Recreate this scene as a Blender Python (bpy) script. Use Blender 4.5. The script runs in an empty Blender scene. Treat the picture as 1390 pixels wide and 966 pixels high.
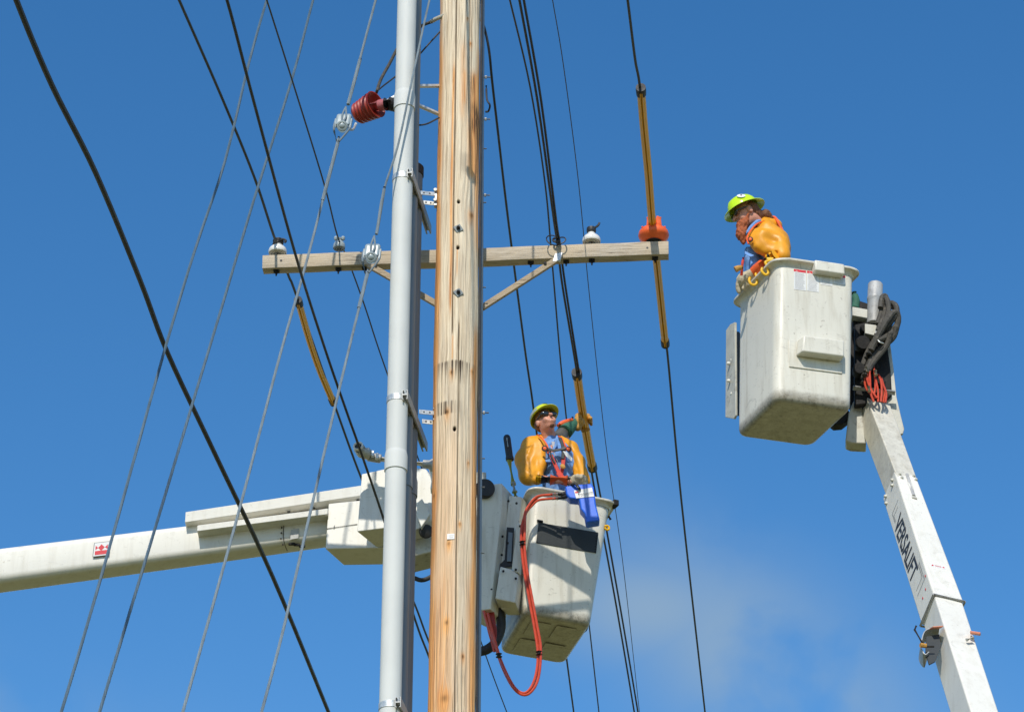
import bpy, bmesh, math, random
import numpy as np
from mathutils import Vector, Matrix
random.seed(7)
rng = np.random.default_rng(7)
R = math.radians
scn = bpy.context.scene
col = scn.collection

# ------------------------------------------------------------ camera
CAM = Vector((0, 0, 1.6)); PITCH = 30.0; F = 3724.0
cd = bpy.data.cameras.new('camera'); cam = bpy.data.objects.new('camera', cd); col.objects.link(cam)
cam.location = CAM; cam.rotation_euler = (R(90 + PITCH), 0, 0)
cd.sensor_width = 36; cd.sensor_fit = 'HORIZONTAL'; cd.lens = F / 1390 * 36
cd.clip_end = 20000; scn.camera = cam
# ------------------------------------------------------------ sky and sun
SUN_AZ, SUN_EL = 8.5, 42.0          # sun behind the camera, a little to the left
sun_to = Vector((-math.sin(R(SUN_AZ)) * math.cos(R(SUN_EL)), -math.cos(R(SUN_AZ)) * math.cos(R(SUN_EL)), math.sin(R(SUN_EL))))
w = bpy.data.worlds.new('World'); scn.world = w; w.use_nodes = True
nt = w.node_tree; N = nt.nodes; L = nt.links
for n in list(N): N.remove(n)
wo = N.new('ShaderNodeOutputWorld'); bg = N.new('ShaderNodeBackground'); L.new(bg.outputs[0], wo.inputs[0])
bg.inputs[1].default_value = 0.15
sky = N.new('ShaderNodeTexSky'); sky.sky_type = 'NISHITA'; sky.sun_disc = False
sky.sun_elevation = R(SUN_EL); sky.sun_rotation = R(180 + SUN_AZ)
sky.air_density = 1.0; sky.dust_density = 0.4; sky.ozone_density = 2.0; sky.altitude = 200
hs = N.new('ShaderNodeHueSaturation'); hs.inputs['Hue'].default_value = 0.500; hs.inputs['Saturation'].default_value = 1.33; hs.inputs['Value'].default_value = 1.10
L.new(sky.outputs[0], hs.inputs['Color'])
tc = N.new('ShaderNodeTexCoord')
n1 = N.new('ShaderNodeTexNoise'); n1.inputs['Scale'].default_value = 15; n1.inputs['Detail'].default_value = 5; n1.inputs['Roughness'].default_value = 0.5; n1.inputs['Distortion'].default_value = 0.4
L.new(tc.outputs['Generated'], n1.inputs['Vector'])
cr = N.new('ShaderNodeMapRange'); cr.inputs['From Min'].default_value = 0.30; cr.inputs['From Max'].default_value = 0.60; cr.interpolation_type = 'SMOOTHSTEP'
L.new(n1.outputs[0], cr.inputs['Value'])
def mth(op, a, b=None):
    m = N.new('ShaderNodeMath'); m.operation = op
    for i, x in enumerate((a, b)):
        if x is None: continue
        if isinstance(x, (int, float)): m.inputs[i].default_value = x
        else: L.new(x, m.inputs[i])
    return m.outputs[0]
def thin_cloud(D, ax, lx, lz):       # one thin patch of cloud seen in direction D
    sb = N.new('ShaderNodeVectorMath'); sb.operation = 'SUBTRACT'; L.new(tc.outputs['Generated'], sb.inputs[0]); sb.inputs[1].default_value = D
    sq = []
    for v_, l_ in (((math.cos(ax), 0, math.sin(ax)), lx), ((-math.sin(ax), 0, math.cos(ax)), lz)):
        d_ = N.new('ShaderNodeVectorMath'); d_.operation = 'DOT_PRODUCT'; L.new(sb.outputs[0], d_.inputs[0]); d_.inputs[1].default_value = v_
        q = mth('DIVIDE', d_.outputs['Value'], l_); sq.append(mth('MULTIPLY', q, q))
    r2 = mth('ADD', sq[0], sq[1]); return mth('EXPONENT', mth('MULTIPLY', r2, -1.0))
patches = [thin_cloud((0.090, 0.915, 0.398), -0.60, 0.066, 0.028), thin_cloud((0.050, 0.912, 0.418), -0.1, 0.040, 0.018), thin_cloud((-0.26, 0.87, 0.37), -.2, .13, .03), thin_cloud((0.40, 0.84, 0.36), .2, .15, .04)]
acc = patches[0]
for p_ in patches[1:]: acc = mth('MAXIMUM', acc, p_)
class _o: pass
mu = _o(); mu.outputs = [mth('MULTIPLY', mth('MULTIPLY', acc, cr.outputs[0]), 0.85)]
mxs = N.new('ShaderNodeMix'); mxs.data_type = 'RGBA'; L.new(mu.outputs[0], mxs.inputs['Factor']); L.new(hs.outputs[0], mxs.inputs['A']); mxs.inputs['B'].default_value = (1.85, 2.75, 3.8, 1)
L.new(mxs.outputs['Result'], bg.inputs[0])
sl = bpy.data.lights.new('sun', 'SUN'); sl.energy = 3.9; sl.angle = R(0.5); sl.color = (1, 0.935, 0.83)
so = bpy.data.objects.new('sun', sl); col.objects.link(so); so.rotation_euler = sun_to.to_track_quat('Z', 'Y').to_euler(); so.location = (-4, -10, 30)
scn.view_settings.view_transform = 'Standard'; scn.view_settings.look = 'None'
scn.view_settings.exposure = 0.0; scn.view_settings.gamma = 1.0

# ------------------------------------------------------------ helpers: photo sightline to world point
cp, sp_ = math.cos(R(PITCH)), math.sin(R(PITCH))
def ray(px, py):
    u = (px - 695) / F; v = (483 - py) / F
    return Vector((u, cp - v * sp_, sp_ + v * cp))
def P(px, py, Y):
    d = ray(px, py); return CAM + d * (Y / d.y)
def PZ(px, py, z):
    d = ray(px, py); return CAM + d * ((z - CAM.z) / d.z)
def V(*a): return Vector(a)

# ------------------------------------------------------------ materials
def new_mat(name):
    m = bpy.data.materials.new(name); m.use_nodes = True
    nt = m.node_tree; b = nt.nodes['Principled BSDF']
    return m, nt, b
def setc(b, c, rough=0.5, metal=0.0, spec=0.5):
    b.inputs['Base Color'].default_value = (*c, 1); b.inputs['Roughness'].default_value = rough
    b.inputs['Metallic'].default_value = metal; b.inputs['Specular IOR Level'].default_value = spec
def noise(nt, scale, detail=4, rough=0.5, stretch=None, dist=0.0):
    tc = nt.nodes.new('ShaderNodeTexCoord'); n = nt.nodes.new('ShaderNodeTexNoise')
    n.inputs['Scale'].default_value = scale; n.inputs['Detail'].default_value = detail
    n.inputs['Roughness'].default_value = rough; n.inputs['Distortion'].default_value = dist
    if stretch:
        mp = nt.nodes.new('ShaderNodeMapping'); mp.inputs['Scale'].default_value = stretch
        nt.links.new(tc.outputs['Object'], mp.inputs[0]); nt.links.new(mp.outputs[0], n.inputs['Vector'])
    else: nt.links.new(tc.outputs['Object'], n.inputs['Vector'])
    return n.outputs[0]
def mrange(nt, src, a, b, c=0.0, d=1.0, smooth=False):
    m = nt.nodes.new('ShaderNodeMapRange')
    m.inputs['From Min'].default_value = a; m.inputs['From Max'].default_value = b
    m.inputs['To Min'].default_value = c; m.inputs['To Max'].default_value = d
    if smooth: m.interpolation_type = 'SMOOTHSTEP'
    nt.links.new(src, m.inputs['Value']); return m.outputs[0]
def mix(nt, fac, A, B):
    m = nt.nodes.new('ShaderNodeMix'); m.data_type = 'RGBA'
    for k, x in (('Factor', fac), ('A', A), ('B', B)):
        s = m.inputs[k] if k != 'Factor' else m.inputs[0]
        if k == 'A': s = m.inputs[6]
        if k == 'B': s = m.inputs[7]
        if isinstance(x, (int, float)): s.default_value = x
        elif isinstance(x, tuple): s.default_value = (*x, 1)
        else: nt.links.new(x, s)
    return m.outputs[2]
def math2(nt, op, a, b):
    m = nt.nodes.new('ShaderNodeMath'); m.operation = op; m.use_clamp = True
    for i, x in enumerate((a, b)):
        if isinstance(x, (int, float)): m.inputs[i].default_value = x
        else: nt.links.new(x, m.inputs[i])
    return m.outputs[0]
def bump(nt, b, src, strength=0.2, dist=0.01):
    bp = nt.nodes.new('ShaderNodeBump'); bp.inputs['Strength'].default_value = strength; bp.inputs['Distance'].default_value = dist
    nt.links.new(src, bp.inputs['Height']); nt.links.new(bp.outputs[0], b.inputs['Normal'])
def attr(nt, name):
    a = nt.nodes.new('ShaderNodeAttribute'); a.attribute_name = name; return a.outputs['Fac']
def simple(name, c, rough=0.5, metal=0.0, var=0.15, scale=20, bmp=0.0, dirt=None, spec=0.5, bs=60):
    m, nt, b = new_mat(name); setc(b, c, rough, metal, spec)
    n = noise(nt, scale, 5)
    f = mrange(nt, n, 0.3, 0.7)
    dk = tuple(x * (1 - var) for x in c); lt = tuple(min(1, x * (1 + var)) for x in c)
    out = mix(nt, f, dk, lt)
    if dirt:
        n2 = noise(nt, scale * 2.3, 6, 0.65); out = mix(nt, mrange(nt, n2, 0.55, 0.72, 0, 0.7), out, dirt)
    nt.links.new(out, b.inputs['Base Color'])
    nt.links.new(mrange(nt, n, 0.3, 0.7, max(0.02, rough - .08), min(1, rough + .08)), b.inputs['Roughness'])
    if bmp: bump(nt, b, noise(nt, bs, 4), bmp)
    return m
def white_paint(name, c=(0.715, 0.69, 0.595), amount=1.0):
    m, nt, b = new_mat(name); setc(b, c, 0.36, 0, 0.45)
    n = noise(nt, 1.7, 5); out = mix(nt, mrange(nt, n, 0.3, 0.7), tuple(x * .93 for x in c), c)
    streak = noise(nt, 3.0, 6, 0.6, (6, 6, 0.7)); out = mix(nt, mrange(nt, streak, 0.50, 0.75, 0, 0.5 * amount), out, (0.40, 0.35, 0.25))
    sp = noise(nt, 38, 3, 0.6); out = mix(nt, mrange(nt, sp, 0.66, 0.72, 0, 0.5 * amount), out, (0.20, 0.16, 0.11))
    scf = noise(nt, 7, 9, 0.78, (1, 1, 1.8), 1.6); out = mix(nt, mrange(nt, scf, 0.58, 0.66, 0, 0.5 * amount), out, (0.27, 0.25, 0.20))
    g = attr(nt, 'grime'); gn = noise(nt, 14, 7, 0.7)
    gg = mrange(nt, math2(nt, 'ADD', math2(nt, 'MULTIPLY', g, 0.9), math2(nt, 'MULTIPLY', gn, 0.45)), 0.42, 0.98, 0, 0.85)
    gm = math2(nt, 'MULTIPLY', gg, math2(nt, 'MULTIPLY', g, 4.0))
    out = mix(nt, gm, out, (0.15, 0.12, 0.07))
    ed = noise(nt, 30, 6, 0.8); rub = math2(nt, 'MULTIPLY', mrange(nt, ed, 0.50, 0.60, 0, 1), mrange(nt, g, 0.25, 0.6, 0, 0.5)); out = mix(nt, rub, out, (0.07, 0.058, 0.04))
    nt.links.new(out, b.inputs['Base Color'])
    nt.links.new(mrange(nt, n, 0.3, 0.7, 0.3, 0.5), b.inputs['Roughness'])
    bump(nt, b, noise(nt, 90, 5), 0.06, 0.004)
    return m
M = {}
M['white'] = white_paint('white_gelcoat')
M['white_clean'] = white_paint('white_boom_paint', (0.755, 0.735, 0.66), 0.55)
M['plate'] = simple('weathered_white_plate', (0.50, 0.49, 0.42), 0.5, 0, .12, 8, .1, (0.16, 0.13, 0.09))
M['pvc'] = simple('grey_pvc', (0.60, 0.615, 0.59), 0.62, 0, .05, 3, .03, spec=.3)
M['pvc_dark_shade'] = simple('dark_shade_grey_pvc', (0.17, 0.205, 0.235), 0.5, 0, .08, 3, .03)  # dark grey, with shade put into the colour for the two rear conduits
M['galv'] = simple('galvanised_steel', (0.62, 0.63, 0.60), 0.42, 0.55, .15, 30, .1, (0.35, 0.34, 0.3))
M['galv_dull'] = simple('dull_galvanised', (0.42, 0.43, 0.42), 0.55, 0.4, .2, 25, .1, (0.2, 0.19, 0.17))
M['washer'] = simple('dull_zinc', (0.17, 0.20, 0.205), 0.6, 0.1, .2, 60, .1)
M['strand_dark'] = simple('weathered_guy_strand', (0.085, 0.135, 0.18), 0.7, 0.0, .15, 9, spec=.3)
M['strand'] = simple('guy_strand_steel', (0.17, 0.215, 0.245), 0.7, 0.0, .15, 9, spec=.3)
M['black_cable'] = simple('black_cable', (0.028, 0.027, 0.028), 0.55, 0, .3, 10, .1, (0.07, 0.065, 0.06))
M['wire'] = simple('weathered_conductor', (0.06, 0.062, 0.062), 0.6, 0.2, .3, 30)
M['porcelain'] = simple('white_porcelain', (0.74, 0.73, 0.69), 0.18, 0, .05, 12, 0, (0.4, 0.37, 0.3))
M['porcelain_grey'] = simple('grey_porcelain', (0.33, 0.39, 0.41), 0.2, 0, .08, 12, 0, (0.3, 0.32, 0.32))
M['black'] = simple('black_rubber', (0.02, 0.02, 0.021), 0.6, 0, .3, 20, .2)
M['dark_steel'] = simple('greasy_dark_steel', (0.014, 0.013, 0.012), 0.7, 0.0, .4, 18, .3, (0.05, 0.04, 0.03), .3)
M['hose_yellow'] = simple('amber_rubber_hose', (0.86, 0.40, 0.010), 0.5, 0, .08, 6, .03, None)
M['cape'] = simple('orange_rubber_sleeve', (0.74, 0.315, 0.012), 0.46, 0, .10, 7, .12, (0.55, 0.2, .02), spec=.4, bs=14)
M['orange'] = simple('orange_rubber', (0.85, 0.13, 0.025), 0.45, 0, .10, 14, .1)
M['orange_hose'] = simple('orange_hydraulic_hose', (0.56, 0.062, 0.022), 0.38, 0, .12, 20)
M['red_sil'] = simple('red_silicone', (0.31, 0.024, 0.012), 0.42, 0, .12, 14)
M['pink'] = simple('faded_red_tube', (0.40, 0.11, 0.12), 0.5, 0, .2, 30)
M['lime'] = simple('lime_helmet_plastic', (0.53, 0.80, 0.012), 0.22, 0, .03, 10)
M['lime2'] = simple('yellow_helmet_plastic', (0.60, 0.68, 0.03), 0.25, 0, .05, 10, 0, (0.4, 0.42, .1))
M['silver'] = simple('reflective_tape', (0.5, 0.5, 0.46), 0.4, 0.3, .1, 20)
M['decal_white'] = simple('white_decal', (0.74, 0.74, 0.72), 0.4, 0, .03, 20)
M['decal_text'] = simple('decal_print', (0.24, 0.24, 0.24), 0.5, 0, .2, 200)
M['decal_black'] = simple('black_lettering', (0.025, 0.03, 0.04), 0.5, 0, .1, 50)
M['decal_red'] = simple('red_print', (0.62, 0.03, 0.04), 0.45, 0, .08, 50)
M['blue_shirt'] = simple('blue_work_shirt', (0.155, 0.30, 0.60), 0.85, 0, .15, 30, .5, None, 0.2, 22)
M['denim'] = simple('dark_denim', (0.04, 0.06, 0.12), 0.9, 0, .2, 60, .3)
M['tee'] = simple('grey_undershirt', (0.42, 0.42, 0.44), 0.9, 0, .1, 60, .2)
M['skin'] = simple('ruddy_skin', (0.60, 0.275, 0.185), 0.5, 0, .12, 25, .1)
M['beard'] = simple('red_beard', (0.36, 0.095, 0.032), 0.85, 0, .22, 60, .5)
M['hair'] = simple('brown_hair', (0.17, 0.065, 0.025), 0.7, 0, .4, 60, .8)
M['leather'] = simple('cream_leather', (0.50, 0.43, 0.30), 0.8, 0, .22, 22, .5, (0.2, 0.16, 0.1), 0.3)
M['leather_tan'] = simple('tan_leather', (0.52, 0.27, 0.06), 0.7, 0, .2, 22, .4, (0.15, 0.08, 0.03), 0.3)
M['green_cloth'] = simple('green_gauntlet', (0.035, 0.135, 0.085), 0.8, 0, .2, 30, .4)
M['grey_sleeve'] = simple('charcoal_sleeve', (0.10, 0.095, 0.08), 0.4, 0, .2, 20, .1)
M['harness_red'] = simple('red_webbing', (0.58, 0.05, 0.03), 0.7, 0, .15, 40, .2)
M['lens'] = simple('dark_mirror_lens', (0.012, 0.02, 0.03), 0.06, 0, .1, 10, 0, None, 0.9)
M['blue_bag'] = simple('blue_plastic', (0.018, 0.135, 0.74), 0.42, 0, .06, 8, .05)
M['yellow'] = simple('yellow_rope', (0.83, 0.47, 0.008), 0.4, 0, .08, 30)
M['chart'] = simple('chartreuse_pole', (0.40, 0.36, 0.015), 0.4, 0, .1, 30)
M['tarpanel'] = simple('dark_grip_panel', (0.036, 0.042, 0.044), 0.75, 0, .15, 10, .2)
M['peach'] = simple('peach_plastic', (0.72, 0.26, 0.15), 0.5, 0, .08, 20)
M['tube_grey'] = simple('dusty_grey_tube', (0.40, 0.40, 0.385), 0.5, 0.1, .15, 12, .1, (0.2, 0.19, 0.16))
M['loom'] = simple('dusty_black_hose', (0.06, 0.055, 0.045), 0.75, 0, .35, 16, .5, (0.16, 0.14, 0.11))
def plank_mat(name, c1, c2, c3):
    m, nt, b = new_mat(name); setc(b, c1, 0.85, 0, 0.2)
    n = noise(nt, 1.0, 8, 0.7, (4, 60, 90), 0.3); n2 = noise(nt, 2.0, 4, 0.5)
    out = mix(nt, mrange(nt, n, 0.36, 0.62), c3, c1); out = mix(nt, mrange(nt, n2, 0.4, 0.65), out, c2)
    out = mix(nt, mrange(nt, n, 0.34, 0.42, 0.6, 0), out, (0.06, 0.045, 0.03))
    nt.links.new(out, b.inputs['Base Color']); bump(nt, b, n, 0.6, 0.01); return m
M['arm_wood'] = plank_mat('weathered_crossarm_wood', (0.57, 0.505, 0.41), (0.52, 0.43, 0.31), (0.30, 0.25, 0.19))
M['brace_wood'] = plank_mat('weathered_brace_wood', (0.50, 0.42, 0.31), (0.42, 0.33, 0.22), (0.27, 0.2, 0.14))

# ------------------------------------------------------------ mesh building
def smooth_path(pts, n=6):
    pts = [Vector(p) for p in pts]
    if len(pts) < 3: return pts
    out = []
    for i in range(len(pts) - 1):
        p0 = pts[i - 1] if i else pts[0] * 2 - pts[1]; p1 = pts[i]; p2 = pts[i + 1]
        p3 = pts[i + 2] if i + 2 < len(pts) else pts[-1] * 2 - pts[-2]
        for k in range(n):
            t = k / n
            out.append(0.5 * ((2 * p1) + (-p0 + p2) * t + (2 * p0 - 5 * p1 + 4 * p2 - p3) * t * t + (-p0 + 3 * p1 - 3 * p2 + p3) * t ** 3))
    out.append(pts[-1]); return out
def basis(axis, hint=None):
    a = Vector(axis).normalized(); h = Vector(hint) if hint is not None else (V(0, 0, 1) if abs(a.z) < .9 else V(1, 0, 0))
    x = a.cross(h).normalized(); y = x.cross(a).normalized(); return x, y, a
class MB:
    def __init__(s): s.v = []; s.f = []; s.att = None
    def add(s, vs, fs):
        o = len(s.v); s.v += [Vector(v) for v in vs]; s.f += [tuple(i + o for i in f) for f in fs]; return s
    def hexa(s, p0, p1, w, b, w1=None, b1=None):
        p0, p1, w, b = map(Vector, (p0, p1, w, b)); w1 = Vector(w1) if w1 else w; b1 = Vector(b1) if b1 else b
        vs = [p0, p0 + w, p0 + w + b, p0 + b, p1, p1 + w1, p1 + w1 + b1, p1 + b1]
        return s.add(vs, [(0, 1, 2, 3), (4, 7, 6, 5), (0, 4, 5, 1), (1, 5, 6, 2), (2, 6, 7, 3), (3, 7, 4, 0)])
    def box(s, c, d, ax=None):
        c = Vector(c); X, Y, Z = ax if ax else (V(1, 0, 0), V(0, 1, 0), V(0, 0, 1))
        hx, hy, hz = X * d[0] / 2, Y * d[1] / 2, Z * d[2] / 2
        return s.hexa(c - hx - hy - hz, c - hx - hy + hz, hx * 2, hy * 2)
    def prism(s, poly, vec):
        n = len(poly); vec = Vector(vec); vs = [Vector(p) for p in poly] + [Vector(p) + vec for p in poly]
        return s.add(vs, [tuple(range(n)), tuple(reversed(range(n, 2 * n)))] + [(i, (i + 1) % n, (i + 1) % n + n, i + n) for i in range(n)])
    def sweep(s, path, sec, hint=(0, 0, 1), scale=None, cap=True):
        path = [Vector(p) for p in path]; m = len(sec); vs = []; fs = []; hint = Vector(hint)
        for i, p in enumerate(path):
            t = (path[min(i + 1, len(path) - 1)] - path[max(i - 1, 0)])
            t = t.normalized() if t.length > 1e-9 else V(0, 0, 1)
            x = t.cross(hint)
            if x.length < 1e-4: x = t.cross(V(1, .1, 0))
            x.normalize(); y = x.cross(t).normalized(); k = scale[i] if scale else 1
            vs += [p + x * a * k + y * b * k for a, b in sec]
        for i in range(len(path) - 1):
            fs += [(i * m + j, i * m + (j + 1) % m, (i + 1) * m + (j + 1) % m, (i + 1) * m + j) for j in range(m)]
        if cap: fs += [tuple(reversed(range(m))), tuple(range((len(path) - 1) * m, len(path) * m))]
        return s.add(vs, fs)
    def tube(s, path, r, n=10, sm=0, cap=True):
        path = [Vector(p) for p in path]
        rs = list(r) if isinstance(r, (list, tuple)) else None
        if sm:
            if rs:
                q = smooth_path([V(x, 0, 0) for x in rs], sm); rs = [a.x for a in q]
            path = smooth_path(path, sm)
        # parallel transport frame
        vs = []; fs = []; prev = None
        for i, p in enumerate(path):
            t = (path[min(i + 1, len(path) - 1)] - path[max(i - 1, 0)]).normalized()
            if prev is None: x, y, _ = basis(t)
            else:
                x = prev - t * prev.dot(t); x.normalize(); y = t.cross(x)
            prev = x; rr = rs[i] if rs else r
            vs += [p + (x * math.cos(2 * math.pi * j / n) + y * math.sin(2 * math.pi * j / n)) * rr for j in range(n)]
        for i in range(len(path) - 1):
            fs += [(i * n + j, i * n + (j + 1) % n, (i + 1) * n + (j + 1) % n, (i + 1) * n + j) for j in range(n)]
        if cap: fs += [tuple(reversed(range(n))), tuple(range((len(path) - 1) * n, len(path) * n))]
        return s.add(vs, fs)
    def lathe(s, prof, o, axis, n=24, hint=None, sx=1, sy=1):
        x, y, a = basis(axis, hint); o = Vector(o); vs = []; fs = []
        for r, h in prof:
            vs += [o + a * h + (x * math.cos(2 * math.pi * j / n) * sx + y * math.sin(2 * math.pi * j / n) * sy) * r for j in range(n)]
        for i in range(len(prof) - 1):
            fs += [(i * n + j, i * n + (j + 1) % n, (i + 1) * n + (j + 1) % n, (i + 1) * n + j) for j in range(n)]
        if prof[0][0] > 1e-6: fs.append(tuple(reversed(range(n))))
        if prof[-1][0] > 1e-6: fs.append(tuple(range((len(prof) - 1) * n, len(prof) * n)))
        return s.add(vs, fs)
    def torus(s, c, axis, R_, r, n=20, m=8, a0=0, a1=2 * math.pi, hint=None):
        x, y, a = basis(axis, hint); c = Vector(c)
        full = abs(a1 - a0 - 2 * math.pi) < 1e-6
        pts = [c + (x * math.cos(a0 + (a1 - a0) * i / n) + y * math.sin(a0 + (a1 - a0) * i / n)) * R_ for i in range(n + 1)]
        return s.tube(pts, r, m, cap=not full)
    def build(s, name, mat, parent=None, smooth=True, ang=35, bevel=0.0, seg=2, weld=True):
        me = bpy.data.meshes.new(name); vs = s.v
        if parent is None:
            a = np.array([tuple(v) for v in vs]); loc = Vector(((a.min(0) + a.max(0)) / 2).tolist())
        else:
            th = parent
            while th.parent: th = th.parent
            loc = Vector(th['_loc'])
        me.from_pydata([tuple(v - loc) for v in vs], [], s.f)
        bm = bmesh.new(); bm.from_mesh(me)
        if weld and s.att is None: bmesh.ops.remove_doubles(bm, verts=bm.verts, dist=1e-5)
        bmesh.ops.recalc_face_normals(bm, faces=bm.faces); bm.to_mesh(me); bm.free()
        if s.att is not None:
            for k, arr in s.att.items():
                at = me.attributes.new(k, 'FLOAT', 'POINT'); at.data.foreach_set('value', np.asarray(arr, dtype=np.float32))
        if smooth:
            me.shade_smooth(); me.set_sharp_from_angle(angle=R(ang))
        me.materials.append(mat)
        o = bpy.data.objects.new(name, me); col.objects.link(o)
        if parent is None: o.location = loc; o['_loc'] = tuple(loc)
        else: o.parent = parent
        if bevel:
            bv = o.modifiers.new('bevel', 'BEVEL'); bv.width = bevel; bv.segments = seg; bv.limit_method = 'ANGLE'; bv.angle_limit = R(40)
            bv.harden_normals = False
        return o
def thing(name, label, cat, loc, group=None):
    o = bpy.data.objects.new(name, None); col.objects.link(o); o.location = loc; o['_loc'] = tuple(loc)
    o.empty_display_size = 0.2; o['label'] = label; o['category'] = cat
    if group: o['group'] = group
    return o
def tag(o, label=None, cat=None, group=None, kind=None):
    if label: o['label'] = label
    if cat: o['category'] = cat
    if group: o['group'] = group
    if kind: o['kind'] = kind
    return o
def circ(r, n=10): return [(r * math.cos(2 * math.pi * i / n), r * math.sin(2 * math.pi * i / n)) for i in range(n)]
def rrect(w, h, r, n=4):
    out = []
    for cx, cy, a in ((w / 2 - r, h / 2 - r, 0), (-w / 2 + r, h / 2 - r, 90), (-w / 2 + r, -h / 2 + r, 180), (w / 2 - r, -h / 2 + r, 270)):
        out += [(cx + r * math.cos(R(a + 90 * k / n)), cy + r * math.sin(R(a + 90 * k / n))) for k in range(n + 1)]
    return out
def bolt(mb, p, axis, r=0.012, h=0.01, n=6): mb.lathe([(r, -0.002), (r, h * .8), (r * .8, h)], p, axis, n)
def text_mesh(mb, s, origin, xd, yd, height, width=None, bold=0.0):
    """lettering as thin solid glyphs standing on a surface"""
    cu = bpy.data.curves.new('glyphs', 'FONT'); cu.body = s; cu.size = 1.0; cu.extrude = 0.0; cu.resolution_u = 3; cu.offset = bold
    ob = bpy.data.objects.new('glyphs', cu); col.objects.link(ob)
    dg = bpy.context.evaluated_depsgraph_get(); me = bpy.data.meshes.new_from_object(ob.evaluated_get(dg))
    a = np.array([tuple(v.co) for v in me.vertices]); mn = a.min(0); mx = a.max(0)
    xd = Vector(xd).normalized(); yd = Vector(yd).normalized()
    sx = (width / (mx[0] - mn[0])) if width else height / (mx[1] - mn[1]); sy = height / (mx[1] - mn[1])
    vs = [Vector(origin) + xd * (v[0] - mn[0]) * sx + yd * (v[1] - mn[1]) * sy for v in a]
    mb.add(vs, [tuple(p.vertices) for p in me.polygons])
    bpy.data.objects.remove(ob); bpy.data.curves.remove(cu); bpy.data.meshes.remove(me)

# ------------------------------------------------------------ smooth implicit surfaces (bodies, clothing)
def cone(a, b, ra, rb=None):
    a = np.array(tuple(a), float); b = np.array(tuple(b), float); rb = ra if rb is None else rb; d = b - a; L2 = max(1e-9, d @ d)
    def f(p):
        q = p - a; t = np.clip((q @ d) / L2, 0, 1); return np.linalg.norm(q - t[..., None] * d, axis=-1) - (ra + (rb - ra) * t)
    f.bb = (np.minimum(a - ra, b - rb), np.maximum(a + ra, b + rb)); return f
def ell(c, r, axes=None):
    c = np.array(tuple(c), float); r = np.array(r, float)
    A = np.array([tuple(x) for x in axes], float) if axes else np.eye(3)
    def f(p):
        q = (p - c) @ A.T; k0 = np.linalg.norm(q / r, axis=-1); k1 = np.linalg.norm(q / (r * r), axis=-1) + 1e-9
        return k0 * (k0 - 1) / k1
    m = r.max(); f.bb = (c - m, c + m); return f
def grow(f, g):
    h = lambda p: f(p) - g
    h.bb = (f.bb[0] - g, f.bb[1] + g); return h
def sdf_mb(prims, k=0.03, h=0.008, cuts=(), cutk=0.008, disp=None):
    lo = np.min([f.bb[0] for f in prims], 0) - 3 * h; hi = np.max([f.bb[1] for f in prims], 0) + 3 * h
    n = np.ceil((hi - lo) / h).astype(int) + 1
    g = np.stack(np.meshgrid(*[lo[i] + h * np.arange(n[i]) for i in range(3)], indexing='ij'), -1)
    val = np.full(tuple(n), 10.0)
    for f in prims:
        pad = k + 4 * h
        i0 = np.clip(((f.bb[0] - pad - lo) / h).astype(int), 0, n); i1 = np.clip(((f.bb[1] + pad - lo) / h).astype(int) + 2, 0, n)
        sl = tuple(slice(i0[i], i1[i]) for i in range(3))
        d = f(g[sl]); v = val[sl]; hh = np.clip(0.5 + 0.5 * (v - d) / k, 0, 1)
        val[sl] = v * (1 - hh) + d * hh - k * hh * (1 - hh)
    for f in cuts:
        d = -f(g); hh = np.clip(0.5 - 0.5 * (val - d) / cutk, 0, 1)
        val = val * (1 - hh) + d * hh + cutk * hh * (1 - hh)
    if disp is not None: val = val + disp(g)
    ins = val < 0
    corner = [(0,0,0),(1,0,0),(0,1,0),(1,1,0),(0,0,1),(1,0,1),(0,1,1),(1,1,1)]
    cs = tuple(x - 1 for x in n)
    def sub(a, c): return a[c[0]:c[0] + cs[0], c[1]:c[1] + cs[1], c[2]:c[2] + cs[2]]
    cnt = sum(sub(ins, c).astype(np.int8) for c in corner); act = (cnt > 0) & (cnt < 8)
    ids = -np.ones(cs, int); idx = np.argwhere(act); ids[act] = np.arange(len(idx))
    cv = np.stack([val[idx[:, 0] + c[0], idx[:, 1] + c[1], idx[:, 2] + c[2]] for c in corner], 1)
    acc = np.zeros((len(idx), 3)); num = np.zeros(len(idx))
    for a in range(8):
        for b in range(a + 1, 8):
            ca, cb = np.array(corner[a]), np.array(corner[b])
            if abs(ca - cb).sum() != 1: continue
            va, vb = cv[:, a], cv[:, b]; m = (va < 0) != (vb < 0)
            t = np.where(m, va / np.where(m, va - vb, 1), 0)[:, None]
            acc += np.where(m[:, None], ca + (cb - ca) * t, 0); num += m
    vs = lo + h * (idx + acc / num[:, None])
    fs = []
    for ax in range(3):
        o = [x for x in range(3) if x != ax]
        a = [slice(None)] * 3; b = [slice(None)] * 3; a[ax] = slice(0, -1); b[ax] = slice(1, None)
        s = ins[tuple(a)] != ins[tuple(b)]; e = np.argwhere(s)
        e = e[(e[:, o[0]] > 0) & (e[:, o[1]] > 0) & (e[:, o[0]] < cs[o[0]]) & (e[:, o[1]] < cs[o[1]])]
        q = []
        for d0, d1 in ((1, 1), (0, 1), (0, 0), (1, 0)):
            c = e.copy(); c[:, o[0]] -= d0; c[:, o[1]] -= d1; q.append(ids[c[:, 0], c[:, 1], c[:, 2]])
        fs += [tuple(int(t) for t in r) for r in np.stack(q, 1) if r.min() >= 0]
    mb = MB(); mb.v = [Vector(v) for v in vs.tolist()]; mb.f = fs
    return mb
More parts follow.
